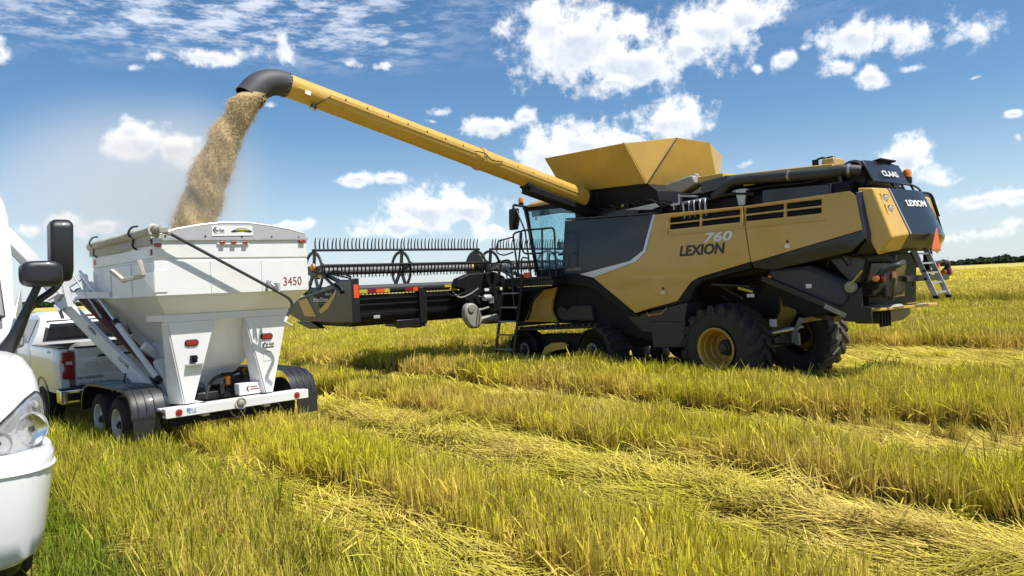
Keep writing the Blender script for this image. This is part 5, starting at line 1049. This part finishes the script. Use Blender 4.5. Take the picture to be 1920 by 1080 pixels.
# cab
rows = []
for (x, w, zt) in ((-1.35,1.0,1.82),(-1.55,1.09,2.25),(-1.75,1.115,2.75),(-1.95,1.115,3.2),(-2.2,1.105,3.42),(-2.7,1.10,3.55),(-4.2,1.06,3.6)):
    rows.append([(x,-w,.6),(x,-w,zt-.25),(x,-w*.9,zt-.06),(x,-w*.6,zt),(x,w*.6,zt),(x,w*.9,zt-.06),(x,w,zt-.25),(x,w,.6)])
O('cab', MB().loft(rows), 'truck_white', sm, .02, 50)
O('cowl', MB().loft([[(-1.30,.98,1.80),(-1.30,1.07,1.80),(-1.35,1.07,2.1)],[(-1.70,1.0,1.80),(-1.70,1.17,1.80),(-1.70,1.165,2.38)]]), 'truck_white', sm, .03)
O('windscreen', MB().plate([(-1.46,.95,2.12),(-1.46,-.95,2.12),(-1.98,-.92,3.10),(-1.98,.92,3.10)], .02), 'car_glass', sm)
O('screen_seal', MB().tube([(-1.44,.98,2.08),(-2.0,.96,3.14),(-2.0,-.96,3.14),(-1.44,-.98,2.08),(-1.44,.98,2.08)], .035, 6), 'mirror_black', sm)
for s_ in (1,-1): O('door_window', MB().plate([(-1.85,1.122*s_,2.2),(-3.0,1.105*s_,2.2),(-3.0,1.105*s_,2.95),(-2.1,1.118*s_,2.95)], .012), 'car_glass', sm)
# mirrors
for s_ in (1,-1):
    y0 = 1.42*s_
    mi = O('mirror', MB().loft([[(-1.20,y0-.085*s_,2.36),(-1.20,y0+.06*s_,2.36),(-1.36,y0+.07*s_,2.36),(-1.36,y0-.09*s_,2.36)],[(-1.14,y0-.10*s_,2.45),(-1.14,y0+.07*s_,2.45),(-1.36,y0+.085*s_,2.45),(-1.36,y0-.10*s_,2.45)],[(-1.15,y0-.085*s_,2.84),(-1.15,y0+.085*s_,2.84),(-1.36,y0+.10*s_,2.84),(-1.36,y0-.09*s_,2.84)],[(-1.20,y0-.06*s_,2.89),(-1.20,y0+.07*s_,2.89),(-1.34,y0+.08*s_,2.89),(-1.34,y0-.07*s_,2.89)]]), 'mirror_black', sm, .03, 60, seg=3)
    ym_ = 1.235*s_; hw, hh = .155, .108
    def rr(x, k): return [(x, ym_+k*(hw*math.copysign(abs(math.cos(a))**.55, math.cos(a))), 2.42+k*hh*math.copysign(abs(math.sin(a))**.55, math.sin(a))) for a in [2*math.pi*q/28 for q in range(28)]]
    O('hood_mirror', MB().loft([rr(-1.16,.80), rr(-1.10,.93), rr(-1.06,1.0), rr(-1.00,.985), rr(-.97,.93), rr(-.945,.80), rr(-.94,.5)]), 'mirror_black', sm, 0, 70)
    O('mirror_stem', MB().tube(smooth_path([(-1.08,1.22*s_,2.34),(-1.10,1.14*s_,2.15),(-1.14,1.05*s_,1.93),(-1.22,.98*s_,1.80)]), [.028,.03,.031,.033,.035,.038,.042,.046,.05,.055,.06,.065,.07], 12), 'mirror_black', sm, 0, 60)
    O('mirror_stem', MB().tube(smooth_path([(-1.2,1.40*s_,2.38),(-1.2,1.34*s_,2.29),(-1.18,1.22*s_,2.20),(-1.16,1.10*s_,2.08)]), .03, 10), 'mirror_black', sm, 0, 60)
O('antenna', MB().tube([(-1.9,1.03,3.3),(-1.92,1.04,3.6),(-1.93,1.04,4.05)], [.012,.012,.006], 6), 'mirror_black', sm)
O('chassis', MB().box(-7.5,-.6,-.45,.45,.6,.95), 'mirror_black', sm)
for x in (-1.05,-5.6,-6.9):
    for s_ in (1,-1):
        w = O('wheel', MB().lathe([(.28,-.14),(.33,-.155),(.46,-.15),(.51,-.10),(.52,0),(.51,.10),(.46,.15),(.33,.155),(.28,.14)], (x,.90*s_,.52), (0,s_,0), 32, False), 'rubber', sm, 0, 30)
        O('rim', MB().lathe([(.285,.13),(.29,.145),(.26,.12),(.25,.02),(.1,.0),(.09,.08),(.0,.09)], (x,.90*s_,.52), (0,s_,0), 24, False), 'alu', w)

# ------------------------------------------------------------------ scattering of small pieces (stuff)
def scatter(name, pts, sources, kind='stuff', label=None, cat=None):
    """one object: points with rotation, scale and variant; geometry nodes put a piece on each point"""
    me = bpy.data.meshes.new(name); me.from_pydata([p[0] for p in pts], [], [])
    ar = me.attributes.new('rot', 'FLOAT_VECTOR', 'POINT'); ar.data.foreach_set('vector', [c for p in pts for c in p[1]])
    as_ = me.attributes.new('scl', 'FLOAT_VECTOR', 'POINT'); as_.data.foreach_set('vector', [c for p in pts for c in p[2]])
    ai = me.attributes.new('idx', 'INT', 'POINT'); ai.data.foreach_set('value', [random.randrange(len(sources)) for p in pts])
    o = bpy.data.objects.new(name, me); COL.objects.link(o)
    ng = bpy.data.node_groups.new(name, 'GeometryNodeTree')
    ng.interface.new_socket('Geometry', in_out='INPUT', socket_type='NodeSocketGeometry'); ng.interface.new_socket('Geometry', in_out='OUTPUT', socket_type='NodeSocketGeometry')
    N = ng.nodes.new; L = ng.links.new
    gi = N('NodeGroupInput'); go = N('NodeGroupOutput'); ip = N('GeometryNodeInstanceOnPoints'); jn = N('GeometryNodeJoinGeometry')
    for s_ in sources:
        oi = N('GeometryNodeObjectInfo'); oi.inputs['Object'].default_value = s_; oi.inputs['As Instance'].default_value = True; L(oi.outputs['Geometry'], jn.inputs[0])
    def attr(n, t):
        a = N('GeometryNodeInputNamedAttribute'); a.data_type = t; a.inputs['Name'].default_value = n; return a.outputs[0]
    L(gi.outputs[0], ip.inputs['Points']); L(jn.outputs[0], ip.inputs['Instance']); ip.inputs['Pick Instance'].default_value = True
    L(attr('idx', 'INT'), ip.inputs['Instance Index']); L(attr('scl', 'FLOAT_VECTOR'), ip.inputs['Scale'])
    er = N('FunctionNodeEulerToRotation'); L(attr('rot', 'FLOAT_VECTOR'), er.inputs[0]); L(er.outputs[0], ip.inputs['Rotation'])
    L(ip.outputs[0], go.inputs[0])
    md = o.modifiers.new('scatter', 'NODES'); md.node_group = ng
    o['kind'] = kind
    if label: o['label'] = label
    if cat: o['category'] = cat
    return o
def piece(name, me, m_):
    me.materials.append(MAT[m_]); return bpy.data.objects.new(name, me)
def Cw(p): n = math.hypot(CFX, CFY); fx, fy = CFX/n, CFY/n; return Vector((CX+fx*p[0]-fy*p[1], CY+fy*p[0]+fx*p[1], p[2]))
def Tw(p): n = math.hypot(TFX, TFY); fx, fy = TFX/n, TFY/n; return Vector((TX_+fx*p[0]-fy*p[1], TY_+fy*p[0]+fx*p[1], p[2]))
# ------------------------------------------------------------------ grain pouring from the spout
mat('grain', (.64,.475,.245), .8, 0, 0, .34, 95, bump=1.0, bscale=120, spec=.2)
mat('grain_pale', (.72,.56,.32), .75, 0, 0, .25, 40)
mat('grain_dark', (.36,.24,.10), .8, 0, 0, .25, 40)
mat('chaff', (.78,.74,.64), .8, 0, 0, .1, 40)
G0 = Cw(SPOUT_END)-Vector((0,0,.02)); G1 = Tw((1.25,.10,2.95)); gdir = Vector((G1.x-G0.x, G1.y-G0.y, 0)); gd = gdir.normalized(); gs_ = Vector((-gd.y, gd.x, 0))
sdir = Cw(SPOUT_END+SPOUT_DIR*.25)-Cw(SPOUT_END)
def gpath(s):
    h_ = 1-(1-s)**1.45
    p = Vector((G0.x+gdir.x*h_, G0.y+gdir.y*h_, G0.z+(G1.z-G0.z)*max(0, s)**1.12))
    if s < 0: p = G0+sdir*s*4
    return p
def grad(s): return .19+.08*max(0, min(1, s))**.8+.045*max(0, 1-max(0, s)/.12)
def gpoint(s, a, k=1.0):
    ph = 2*math.pi*(3.4*s+.35*noise.noise(Vector((s*3, 2, 9)))); c = gpath(s); r = grad(s)
    amp = min(1, max(0, s)*5)
    c = c+(gd*math.cos(ph)+gs_*math.sin(ph))*.012*amp
    lump = 1+amp*((.075*math.sin(2*a-ph*1.1+.7))+.30*noise.noise(Vector((math.cos(a-ph*.35)*1.5, math.sin(a-ph*.35)*1.5, s*5)))+.05*noise.noise(Vector((math.cos(a)*4, math.sin(a)*4, s*16))))
    return c+(gd*math.cos(a)+gs_*math.sin(a))*r*lump*k
gm = MB(); NS, NA = 150, 44
gm.loft([[gpoint(-.09+1.09*i/NS, 2*math.pi*j/NA) for j in range(NA)] for i in range(NS+1)], True, False)
go_ = O('grain_stream', gm, 'grain', None, 0, 180, kind='stuff', label='thick stream of tan grain falling into the hopper'); go_['category'] = 'grain'
gr_m = MB().lathe([(.0,-.5),(.22,-.25),(.26,.05),(.16,.35),(.0,.5)], (0,0,0), (0,0,1), 5).mesh('kernel', 180); gr_m2 = gr_m.copy(); gr_m3 = gr_m.copy()
k1, k2, k4 = piece('kernel', gr_m, 'grain'), piece('kernel', gr_m2, 'grain_pale'), piece('kernel', gr_m3, 'grain_dark'); ch_m = MB().lathe([(.0,-.5),(.3,0),(.0,.5)], (0,0,0), (0,0,1), 4).mesh('husk', 180); k3 = piece('husk', ch_m, 'chaff')
pts = []
for i in range(40000):
    s = random.random()**.9; a = random.uniform(0, 2*math.pi); k = 1+min(.9, random.expovariate(10))
    p = gpoint(s, a, k); sc = random.uniform(.008, .016)
    pts.append((p, (random.uniform(-.6,.6), random.uniform(-.6,.6), random.uniform(0,6)), (sc, sc, sc*random.uniform(1.1,2.0))))
scatter('loose_grain', pts, [k1, k2, k2], label='loose kernels spraying off the grain stream', cat='grain')
pts = []
for i in range(2600):
    s = random.random()**.7; lat = random.expovariate(1.5)*(-1 if random.random() < .82 else .6)
    p = gpath(s)+gd*(lat*(.3+s))+gs_*random.gauss(0, .35); p.z += random.gauss(0, .25)
    if p.z < 3.05: continue
    sc = random.uniform(.003, .0075); pts.append((p, (random.uniform(0,6), random.uniform(0,6), 0), (sc, sc, sc*1.8)))
scatter('flying_chaff', pts, [k3], label='pale chaff specks drifting beside the grain stream', cat='chaff')

# ------------------------------------------------------------------ rice field: stubble, flattened straw, grass, uncut crop
def leaf_mat(name, lo, mid, hi, dry, trans=.35, rough=.6):
    """blade colour runs from the dry foot to the tip; each blade and each tuft varies"""
    m = bpy.data.materials.new(name); m.use_nodes = True; nt_ = m.node_tree; nt_.nodes.clear(); N = nt_.nodes.new; L = nt_.links.new
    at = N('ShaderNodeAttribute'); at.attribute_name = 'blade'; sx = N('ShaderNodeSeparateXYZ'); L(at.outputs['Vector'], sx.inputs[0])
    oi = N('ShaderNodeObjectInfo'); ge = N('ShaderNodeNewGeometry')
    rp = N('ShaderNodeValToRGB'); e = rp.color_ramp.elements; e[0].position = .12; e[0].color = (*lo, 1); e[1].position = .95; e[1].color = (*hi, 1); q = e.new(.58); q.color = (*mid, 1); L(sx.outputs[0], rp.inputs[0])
    # position noise: patches greener or drier
    nz = N('ShaderNodeTexNoise'); nz.inputs['Scale'].default_value = .55; nz.inputs['Detail'].default_value = 1; L(ge.outputs['Position'], nz.inputs['Vector'])
    ad = N('ShaderNodeMath'); ad.operation = 'MULTIPLY_ADD'; L(sx.outputs[1], ad.inputs[0]); ad.inputs[1].default_value = .62; 
    sb = N('ShaderNodeMapRange'); L(nz.outputs[0], sb.inputs[0]); sb.inputs[1].default_value = .3; sb.inputs[2].default_value = .72; sb.inputs[3].default_value = -.18; sb.inputs[4].default_value = .40; L(sb.outputs[0], ad.inputs[2])
    cl = N('ShaderNodeClamp'); L(ad.outputs[0], cl.inputs[0])
    mx = N('ShaderNodeMix'); mx.data_type = 'RGBA'; L(cl.outputs[0], mx.inputs[0]); L(rp.outputs[0], mx.inputs[6]); mx.inputs[7].default_value = (*dry, 1)
    br = N('ShaderNodeMapRange'); L(oi.outputs['Random'], br.inputs[0]); br.inputs[3].default_value = .80; br.inputs[4].default_value = 1.20
    m7 = N('ShaderNodeMath'); m7.operation = 'MULTIPLY'; L(sx.outputs[1], m7.inputs[0]); m7.inputs[1].default_value = 7.31; f7 = N('ShaderNodeMath'); f7.operation = 'FRACT'; L(m7.outputs[0], f7.inputs[0])
    b7 = N('ShaderNodeMapRange'); L(f7.outputs[0], b7.inputs[0]); b7.inputs[3].default_value = .70; b7.inputs[4].default_value = 1.34
    bb = N('ShaderNodeMath'); bb.operation = 'MULTIPLY'; L(br.outputs[0], bb.inputs[0]); L(b7.outputs[0], bb.inputs[1])
    sc = N('ShaderNodeVectorMath'); sc.operation = 'SCALE'; L(mx.outputs[2], sc.inputs[0]); L(bb.outputs[0], sc.inputs['Scale'])
    b = N('ShaderNodeBsdfDiffuse'); L(sc.outputs[0], b.inputs['Color'])
    tr = N('ShaderNodeBsdfTranslucent'); L(sc.outputs[0], tr.inputs[0])
    ms = N('ShaderNodeMixShader'); ms.inputs[0].default_value = trans; L(b.outputs[0], ms.inputs[1]); L(tr.outputs[0], ms.inputs[2])
    ou = N('ShaderNodeOutputMaterial'); L(ms.outputs[0], ou.inputs[0]); MAT[name] = m
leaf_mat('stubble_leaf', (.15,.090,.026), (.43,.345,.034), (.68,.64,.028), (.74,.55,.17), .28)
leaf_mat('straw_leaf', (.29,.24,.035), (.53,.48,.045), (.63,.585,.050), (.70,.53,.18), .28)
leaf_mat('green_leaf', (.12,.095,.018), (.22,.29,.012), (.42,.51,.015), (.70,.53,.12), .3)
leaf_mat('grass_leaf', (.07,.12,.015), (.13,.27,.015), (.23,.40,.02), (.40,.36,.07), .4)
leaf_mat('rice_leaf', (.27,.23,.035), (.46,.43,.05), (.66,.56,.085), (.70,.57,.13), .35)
class Tuft:
    def __init__(s): s.v = []; s.f = []; s.a = []
    def blade(s, base, d, length, width, droop=0.0, seg=2, face=None, r=None, h0=0.0):
        """a tapering strip that starts at base towards d and bends down by droop"""
        p = Vector(base); d = Vector(d).normalized(); fa = random.uniform(0, 6.283) if face is None else face; r = random.random() if r is None else r
        sd_ = Vector((math.cos(fa), math.sin(fa), 0)); n0 = len(s.v)
        for k in range(seg+1):
            t = k/seg; w = width*(1-.75*t*t)/2
            s.v += [tuple(p-sd_*w), tuple(p+sd_*w)]; s.a += [(h0+(1-h0)*t, r, 0)]*2
            d = (d+Vector((0,0,-droop/seg))).normalized(); p = p+d*(length/seg)
        for k in range(seg): i = n0+2*k; s.f.append((i, i+1, i+3, i+2))
    def mesh(s, name):
        me = bpy.data.meshes.new(name); me.from_pydata(s.v, [], s.f)
        at = me.attributes.new('blade', 'FLOAT_VECTOR', 'POINT'); at.data.foreach_set('vector', [c for a in s.a for c in a])
        return me
U = random.uniform
def disc(r): a = U(0, 6.283); q = r*math.sqrt(random.random()); return q*math.cos(a), q*math.sin(a)
def lean(k): return Vector((random.gauss(0, k), random.gauss(0, k), 1))
def stubble(n, rad, h, w=.012, leaves=10, topcut=.07):
    t = Tuft()
    for i in range(n):
        x, y = disc(rad); t.blade((x, y, 0), lean(.10), h*U(1-topcut*2.2, 1+topcut), U(w*.8, w*1.5), .05, 2)
    for i in range(leaves):
        x, y = disc(rad); z0 = U(0, h*.55); t.blade((x, y, z0), lean(.45), h*U(.45,.85), U(w*1.2, w*2.0), U(.2,1.3), 3, h0=z0/h*.8)
    return t
def straw(n, L0, L1, zmax, w=.008, spread=.35):
    t = Tuft()
    for i in range(n):
        x, y = disc(.28); a = random.gauss(0, spread); t.blade((x, y, U(.005, zmax)), (math.cos(a), math.sin(a), U(-.02,.22)), U(L0, L1), U(w*.8, w*1.6), U(.0,.28), 3, face=a+1.57, h0=.2)
    for i in range(n//9):
        x, y = disc(.28); t.blade((x, y, 0), lean(.5), U(.12,.3), w, .5, 2)
    return t
def greens(n, rad, h, w=.012):
    t = Tuft()
    for i in range(n):
        x, y = disc(rad); t.blade((x, y, 0), lean(.20), h*U(.55,1.12), U(w*.7, w*1.4), U(.05,.5), 3)
    for i in range(n//7):
        x, y = disc(rad); t.blade((x, y, 0), lean(.55), h*U(.7,1.3), U(w*.6, w), U(.4,1.2), 3, r=.97)
    return t
def rice(n, rad, h, w=.016):
    t = Tuft()
    for i in range(n):
        x, y = disc(rad); t.blade((x, y, 0), lean(.13), h*U(.7,1.02), U(w*.7, w*1.3), U(.1,.5), 3)
    for i in range(n//2):
        x, y = disc(rad); z0 = h*U(.72,.95); t.blade((x, y, z0), lean(.5), U(.14,.24), w*1.6, U(1.0,2.2), 3, h0=.9, r=U(.5,1))
    return t
def var(name, n, fn, m_): return [piece(name, fn().mesh(name), m_) for _ in range(n)]
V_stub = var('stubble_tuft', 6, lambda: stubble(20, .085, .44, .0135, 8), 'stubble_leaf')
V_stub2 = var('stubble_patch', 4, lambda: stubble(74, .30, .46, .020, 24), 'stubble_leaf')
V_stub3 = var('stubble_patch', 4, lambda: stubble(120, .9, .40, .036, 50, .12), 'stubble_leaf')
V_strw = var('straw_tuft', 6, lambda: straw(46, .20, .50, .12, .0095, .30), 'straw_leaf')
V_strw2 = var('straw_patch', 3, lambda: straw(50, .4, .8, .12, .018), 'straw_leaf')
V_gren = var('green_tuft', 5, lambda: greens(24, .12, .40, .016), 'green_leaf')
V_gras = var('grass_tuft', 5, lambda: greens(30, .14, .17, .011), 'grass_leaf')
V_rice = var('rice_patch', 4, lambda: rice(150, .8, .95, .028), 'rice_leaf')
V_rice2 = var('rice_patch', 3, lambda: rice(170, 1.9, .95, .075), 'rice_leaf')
n_ = math.hypot(CFX, CFY); CF = Vector((CFX/n_, CFY/n_)); CL = Vector((-CF.y, CF.x))
def to_c(wx, wy): d = Vector((wx-CX, wy-CY)); return d.dot(CF), d.dot(CL)
heading = math.atan2(CF.y, CF.x)
def wheels_clear(wx, wy):
    """kept free: where the tyres, the track belts and the lorry's wheels stand"""
    x, y = to_c(wx, wy)
    if -2.0 < x < 6.2 and abs(y) < 1.85 and not (-2 < x < 1.0 and abs(y) < .8): return False
    d = Vector((wx-TX_, wy-TY_)); n = math.hypot(TFX, TFY); tx = (d.x*TFX+d.y*TFY)/n; ty = (-d.x*TFY+d.y*TFX)/n
    if .8 < tx < 2.7 and 1.0 < abs(ty) < 1.34: return False
    d = Vector((wx+4.165, wy-4.55)); n = math.hypot(.63, .777); sx_ = (d.x*.63-d.y*.777)/n; sy_ = (d.x*.777+d.y*.63)/n
    if -2.2 < sx_ < -.35 and abs(sy_) < 1.12: return False
    d = Vector((wx+6.63, wy-12.69)); px_ = (-d.x*.69+d.y*.724); py_ = (-d.x*.724-d.y*.69)
    if -.2 < px_ < 5.8 and abs(py_) < 1.05: return False
    return True
def edge(v, k): return v+.22*noise.noise(Vector((k*.55, v, 1.7)))+.08*noise.noise(Vector((k*2.3, v, 5.1)))
def zone(x, y):
    """what grows at (x along the rows, y across them)"""
    e = lambda v: edge(v, x)
    if y > e(12.05): return 'grass'
    if y > e(10.60): return 'green'
    if y > e(9.95+.3*min(1, max(0, (x+1)/1.5))): return 'straw'
    if y > e(8.95): return 'stub'
    if y > e(6.80): return 'straw'
    if y > e(5.55): return 'stub'
    if y > e(4.05): return 'track'
    if y > e(3.85-.85*min(1, max(0, (-x-2.2)/2.6))): return 'gap'
    if x > 12: return 'stub'
    if y > e(1.75 if x > -2.2 else .0): return 'stub'
    if x < 6.9 and y > e(-6.4): return 'straw'
    if x >= 6.9 and y > e(-5.5): return 'mix'
    return 'stub'
UNCUT = -26.5
def uncut(x, y): return y < UNCUT+1.2*noise.noise(Vector((x*.12, 3, 0)))+.5*noise.noise(Vector((x*.6, 9, 0)))
S = {k: [] for k in ('stub','stub2','stub3','straw','straw2','green','grass','rice','rice2')}
def put(k, wx, wy, s, z=0.0, rot=None, tilt=.08):
    S[k].append(((wx, wy, z), (random.gauss(0, tilt), random.gauss(0, tilt), U(0, 6.283) if rot is None else rot), (s, s, s*U(.88,1.10))))
def seen(wx, wy, pad=1.6): return abs(wx) < .70*wy+pad
def cells(d0, d1, st):
    y = max(.6, d0*.75)
    while y < d1:
        hw = .70*y+1.8; x = -hw
        while x < hw:
            px_, py_ = x+U(-.5,.5)*st, y+U(-.5,.5)*st; d = math.hypot(px_, py_)
            if d0 <= d < d1: yield px_, py_, d
            x += st
        y += st
hfac = lambda x, y: 1+.22*noise.noise(Vector((x*.9, y*.9, 4)))+.10*noise.noise(Vector((x*3.1, y*3.1, 8)))
# near field
for wx, wy, d in cells(1.6, 13.5, .12):
    if not wheels_clear(wx, wy): continue
    x, y = to_c(wx, wy); z = zone(x, y); q = random.random(); h_ = hfac(wx, wy)
    bare = noise.noise(Vector((x*.8, y*1.6, 20)))
    if z == 'stub':
        hill = noise.noise(Vector((x*3.3, y*3.3, 31)))
        if q < .90+.85*hill-.25*max(0, bare): put('stub', wx, wy, h_*(1.0+.20*hill)*(1.1 if y < 4 else 1))
        if q < .04: put('green', wx, wy, h_*U(.8,1.15))
    elif z == 'straw':
        mound = .20*math.exp(-((y-7.75-.25*noise.noise(Vector((x*.35,0,3))))/.33)**2)+.12*math.exp(-((y-10.3)/.25)**2)+.05*max(0, noise.noise(Vector((x*1.3,y*1.3,70))))
        if q < .60: put('straw', wx, wy, U(.75,1.15), mound*U(.3,1.0), heading+random.gauss(0,.40)+(math.pi if random.random() < .35 else 0), .05+.5*mound)
        elif q < .66: put('green' if q < .63 else 'stub', wx, wy, U(.4,.7), 0, None, .5)
        ww = noise.noise(Vector((x*.5, y*2.2, 40)))
        if ww > .18 and q > .70: put('straw', wx, wy, U(.9,1.3), .05+.20*ww*random.random(), heading+random.gauss(0,.5)+math.pi, .22)
    elif z == 'green':
        if q < .70: put('green', wx, wy, h_*U(.75,1.1))
        elif q < .86: put('stub', wx, wy, h_*U(.6,.82))
        elif q < .93: put('straw', wx, wy, U(.5,.9), .12, U(0,6.28), .3)
    elif z == 'grass':
        if q < .85: put('grass', wx, wy, U(.8,1.5))
        elif q < .90: put('straw', wx, wy, U(.5,.8), .05, U(0,6.28), .15)
        if q > .97: put('green', wx, wy, U(.6,1.0))
    elif z == 'track':
        if q < .50: put('straw', wx, wy, U(.7,1.1), 0, heading+random.gauss(0,.5), .08)
        elif q < .62: put('stub', wx, wy, U(.35,.6), 0, None, .35)
    elif z == 'gap':
        if q < .35: put('straw', wx, wy, U(.5,.9), 0, heading+random.gauss(0,.6), .1)
        elif q < .50: put('stub', wx, wy, U(.5,.8))
# middle distance
for wx, wy, d in cells(13.5, 34, .27):
    if not wheels_clear(wx, wy): continue
    x, y = to_c(wx, wy); z = zone(x, y); q = random.random(); h_ = hfac(wx, wy)
    if uncut(x, y): continue
    if z == 'stub':
        if q < .90: put('stub2', wx, wy, h_*U(.95,1.1)*(1.08 if y < 4 else 1))
        if q < .06: put('green', wx, wy, U(.9,1.3))
    elif z in ('straw', 'gap', 'track'):
        if q < .80: put('straw2', wx, wy, U(.8,1.2), 0, heading+random.gauss(0,.4), .05)
        elif q < .86: put('stub2', wx, wy, U(.4,.7))
    elif z == 'mix':
        nn = noise.noise(Vector((x*.45, y*.9, 11)))
        if nn > .12 or q < .12: put('stub2', wx, wy, U(.75,1.2))
        elif q < .85: put('straw2', wx, wy, U(.9,1.4), U(0,.12), heading+random.gauss(0,.7), .12)
    elif z in ('green', 'grass'):
        for _ in range(2): put('green', wx+U(-.1,.1), wy+U(-.1,.1), U(.8,1.2))
# far stubble and the uncut crop
for wx, wy, d in cells(34, 85, .75):
    x, y = to_c(wx, wy)
    if uncut(x, y): continue
    put('stub3', wx, wy, hfac(wx, wy)*U(.9,1.1))
for wx, wy, d in cells(20, 62, .62):
    x, y = to_c(wx, wy)
    if uncut(x, y): put('rice', wx, wy, hfac(wx*.5, wy*.5)*U(.93,1.05))
for wx, wy, d in cells(62, 190, 1.9):
    x, y = to_c(wx, wy)
    if uncut(x, y): put('rice2', wx, wy, U(.92,1.06))
    else: put('stub3', wx, wy, U(1.0,1.3))
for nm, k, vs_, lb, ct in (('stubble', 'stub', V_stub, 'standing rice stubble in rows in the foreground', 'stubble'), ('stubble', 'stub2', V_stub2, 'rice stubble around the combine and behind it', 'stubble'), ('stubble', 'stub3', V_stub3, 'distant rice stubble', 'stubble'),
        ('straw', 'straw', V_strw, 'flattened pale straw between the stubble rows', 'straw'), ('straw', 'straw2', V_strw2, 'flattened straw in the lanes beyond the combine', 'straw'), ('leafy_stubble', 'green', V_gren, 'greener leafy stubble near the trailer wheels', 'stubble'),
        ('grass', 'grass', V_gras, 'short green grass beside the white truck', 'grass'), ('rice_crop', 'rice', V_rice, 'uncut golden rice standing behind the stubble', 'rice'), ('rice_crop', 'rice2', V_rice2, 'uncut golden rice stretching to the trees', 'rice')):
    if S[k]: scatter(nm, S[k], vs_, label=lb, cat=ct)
print('FIELD', {k: len(v) for k, v in S.items()})
# canopy of the uncut crop far away, one sheet just below the ears, out to the trees
cm = MB(); rows = []
for i in range(9):
    yy = UNCUT-14-(i/8)**2*560; rows.append([(*(Vector((CX, CY))+CF*xx+CL*yy), .74 if i else .0) for xx in [-420+60*k for k in range(26)]])
cm.loft(rows, False, False); O('crop_canopy', cm, 'crop_canopy' if 'crop_canopy' in MAT else mat('crop_canopy', (.46,.39,.10), .9, 0, 0, .22, 1.2, spec=.1), kind='stuff', label='far rice canopy below the trees')['category'] = 'rice'
# ------------------------------------------------------------------ far wood along the horizon
mat('far_leaf', (.045,.075,.032), .8, 0, 0, .35, .3, spec=.2)
def crown():
    m_ = MB()
    for i in range(260):
        a, b_ = U(0, 6.283), math.acos(U(-1, 1)); r = 1+.25*noise.noise(Vector((math.cos(a)*2, math.sin(a)*2, b_*2)))
        r *= U(.72, 1.0); c = Vector((r*math.sin(b_)*math.cos(a), r*math.sin(b_)*math.sin(a), .95+.9*r*math.cos(b_)))
        n = Vector((random.gauss(0,1), random.gauss(0,1), random.gauss(0,1))).normalized(); u = n.orthogonal().normalized()*U(.10,.2); w = n.cross(u).normalized()*U(.10,.2)
        m_.add([c-u-w, c+u-w, c+u+w, c-u+w], [(0,1,2,3)])
    m_.tube([(0,0,0),(0,0,1)], [.09,.06], 5); return m_.mesh('crown', 180)
V_tree = [piece('crown', crown(), 'far_leaf') for _ in range(4)]
pts = []
for i in range(900):
    t = i/900; wx = -900+1800*t; wy = 1150+90*noise.noise(Vector((wx*.003, 0, 0)))+U(-30, 30)-.10*abs(wx); s = U(3.2, 5.0)*(1+.45*noise.noise(Vector((wx*.012, 7, 0))))
    pts.append(((wx, wy, -.3), (0, 0, U(0, 6.28)), (s*U(.9,1.5), s*U(.9,1.5), s*U(.85,1.15))))
scatter('far_wood', pts, V_tree, label='dark wood along the far horizon', cat='trees')
def pole(wx, wy, h_):
    t = thing('utility_pole', 'thin wooden power pole standing before the far wood', 'pole', wx, wy, 1, 0)
    O('post', MB().tube([(0,0,0),(0,0,h_)], [.22,.16], 8), 'dusty_steel', t); O('crossarm', MB().bar((-1.3,0,h_-.8),(1.3,0,h_-.8),.18,.18), 'dusty_steel', t)
pole(585, 1000, 13)

# ------------------------------------------------------------------ dust hanging round the falling grain
def dust(name, c, rx, ry, rz, dens, label):
    m = bpy.data.materials.new(name); m.use_nodes = True; nt_ = m.node_tree; nt_.nodes.clear()
    v = nt_.nodes.new('ShaderNodeVolumePrincipled'); v.inputs['Color'].default_value = (1,.99,.97,1); v.inputs['Density'].default_value = dens; v.inputs['Anisotropy'].default_value = -.1
    N = nt_.nodes.new; L = nt_.links.new
    tc_ = N('ShaderNodeTexCoord'); ds = N('ShaderNodeVectorMath'); ds.operation = 'DIVIDE'; L(tc_.outputs['Object'], ds.inputs[0]); ds.inputs[1].default_value = (rx, ry, rz)
    ln = N('ShaderNodeVectorMath'); ln.operation = 'LENGTH'; L(ds.outputs[0], ln.inputs[0])
    mr = N('ShaderNodeMapRange'); mr.interpolation_type = 'SMOOTHSTEP'; L(ln.outputs['Value'], mr.inputs[0]); mr.inputs[1].default_value = .98; mr.inputs[2].default_value = .1; mr.inputs[3].default_value = 0; mr.inputs[4].default_value = dens; L(mr.outputs[0], v.inputs['Density'])
    ou = nt_.nodes.new('ShaderNodeOutputMaterial'); nt_.links.new(v.outputs[0], ou.inputs['Volume'])
    bm = bmesh.new(); bmesh.ops.create_icosphere(bm, subdivisions=4, radius=1)
    for q in bm.verts:
        k = 1.0; q.co = Vector((q.co.x*rx*k, q.co.y*ry*k, q.co.z*rz*k))
    me = bpy.data.meshes.new(name); bm.to_mesh(me); bm.free(); me.materials.append(m)
    o = bpy.data.objects.new(name, me); COL.objects.link(o); o.location = c; o['kind'] = 'stuff'; o['label'] = label; o['category'] = 'dust'; return o
_m = Tw((1.3,.1,3.6))
dust('dust_cloud', (_m.x-1.3, _m.y+.6, 4.0), 3.0, 1.8, 1.9, .48, 'pale dust drifting from the falling grain')
dust('dust_cloud', (_m.x+.05, _m.y+.2, 4.0), 1.2, 1.1, 1.7, .45, 'denser pale dust close round the falling grain')
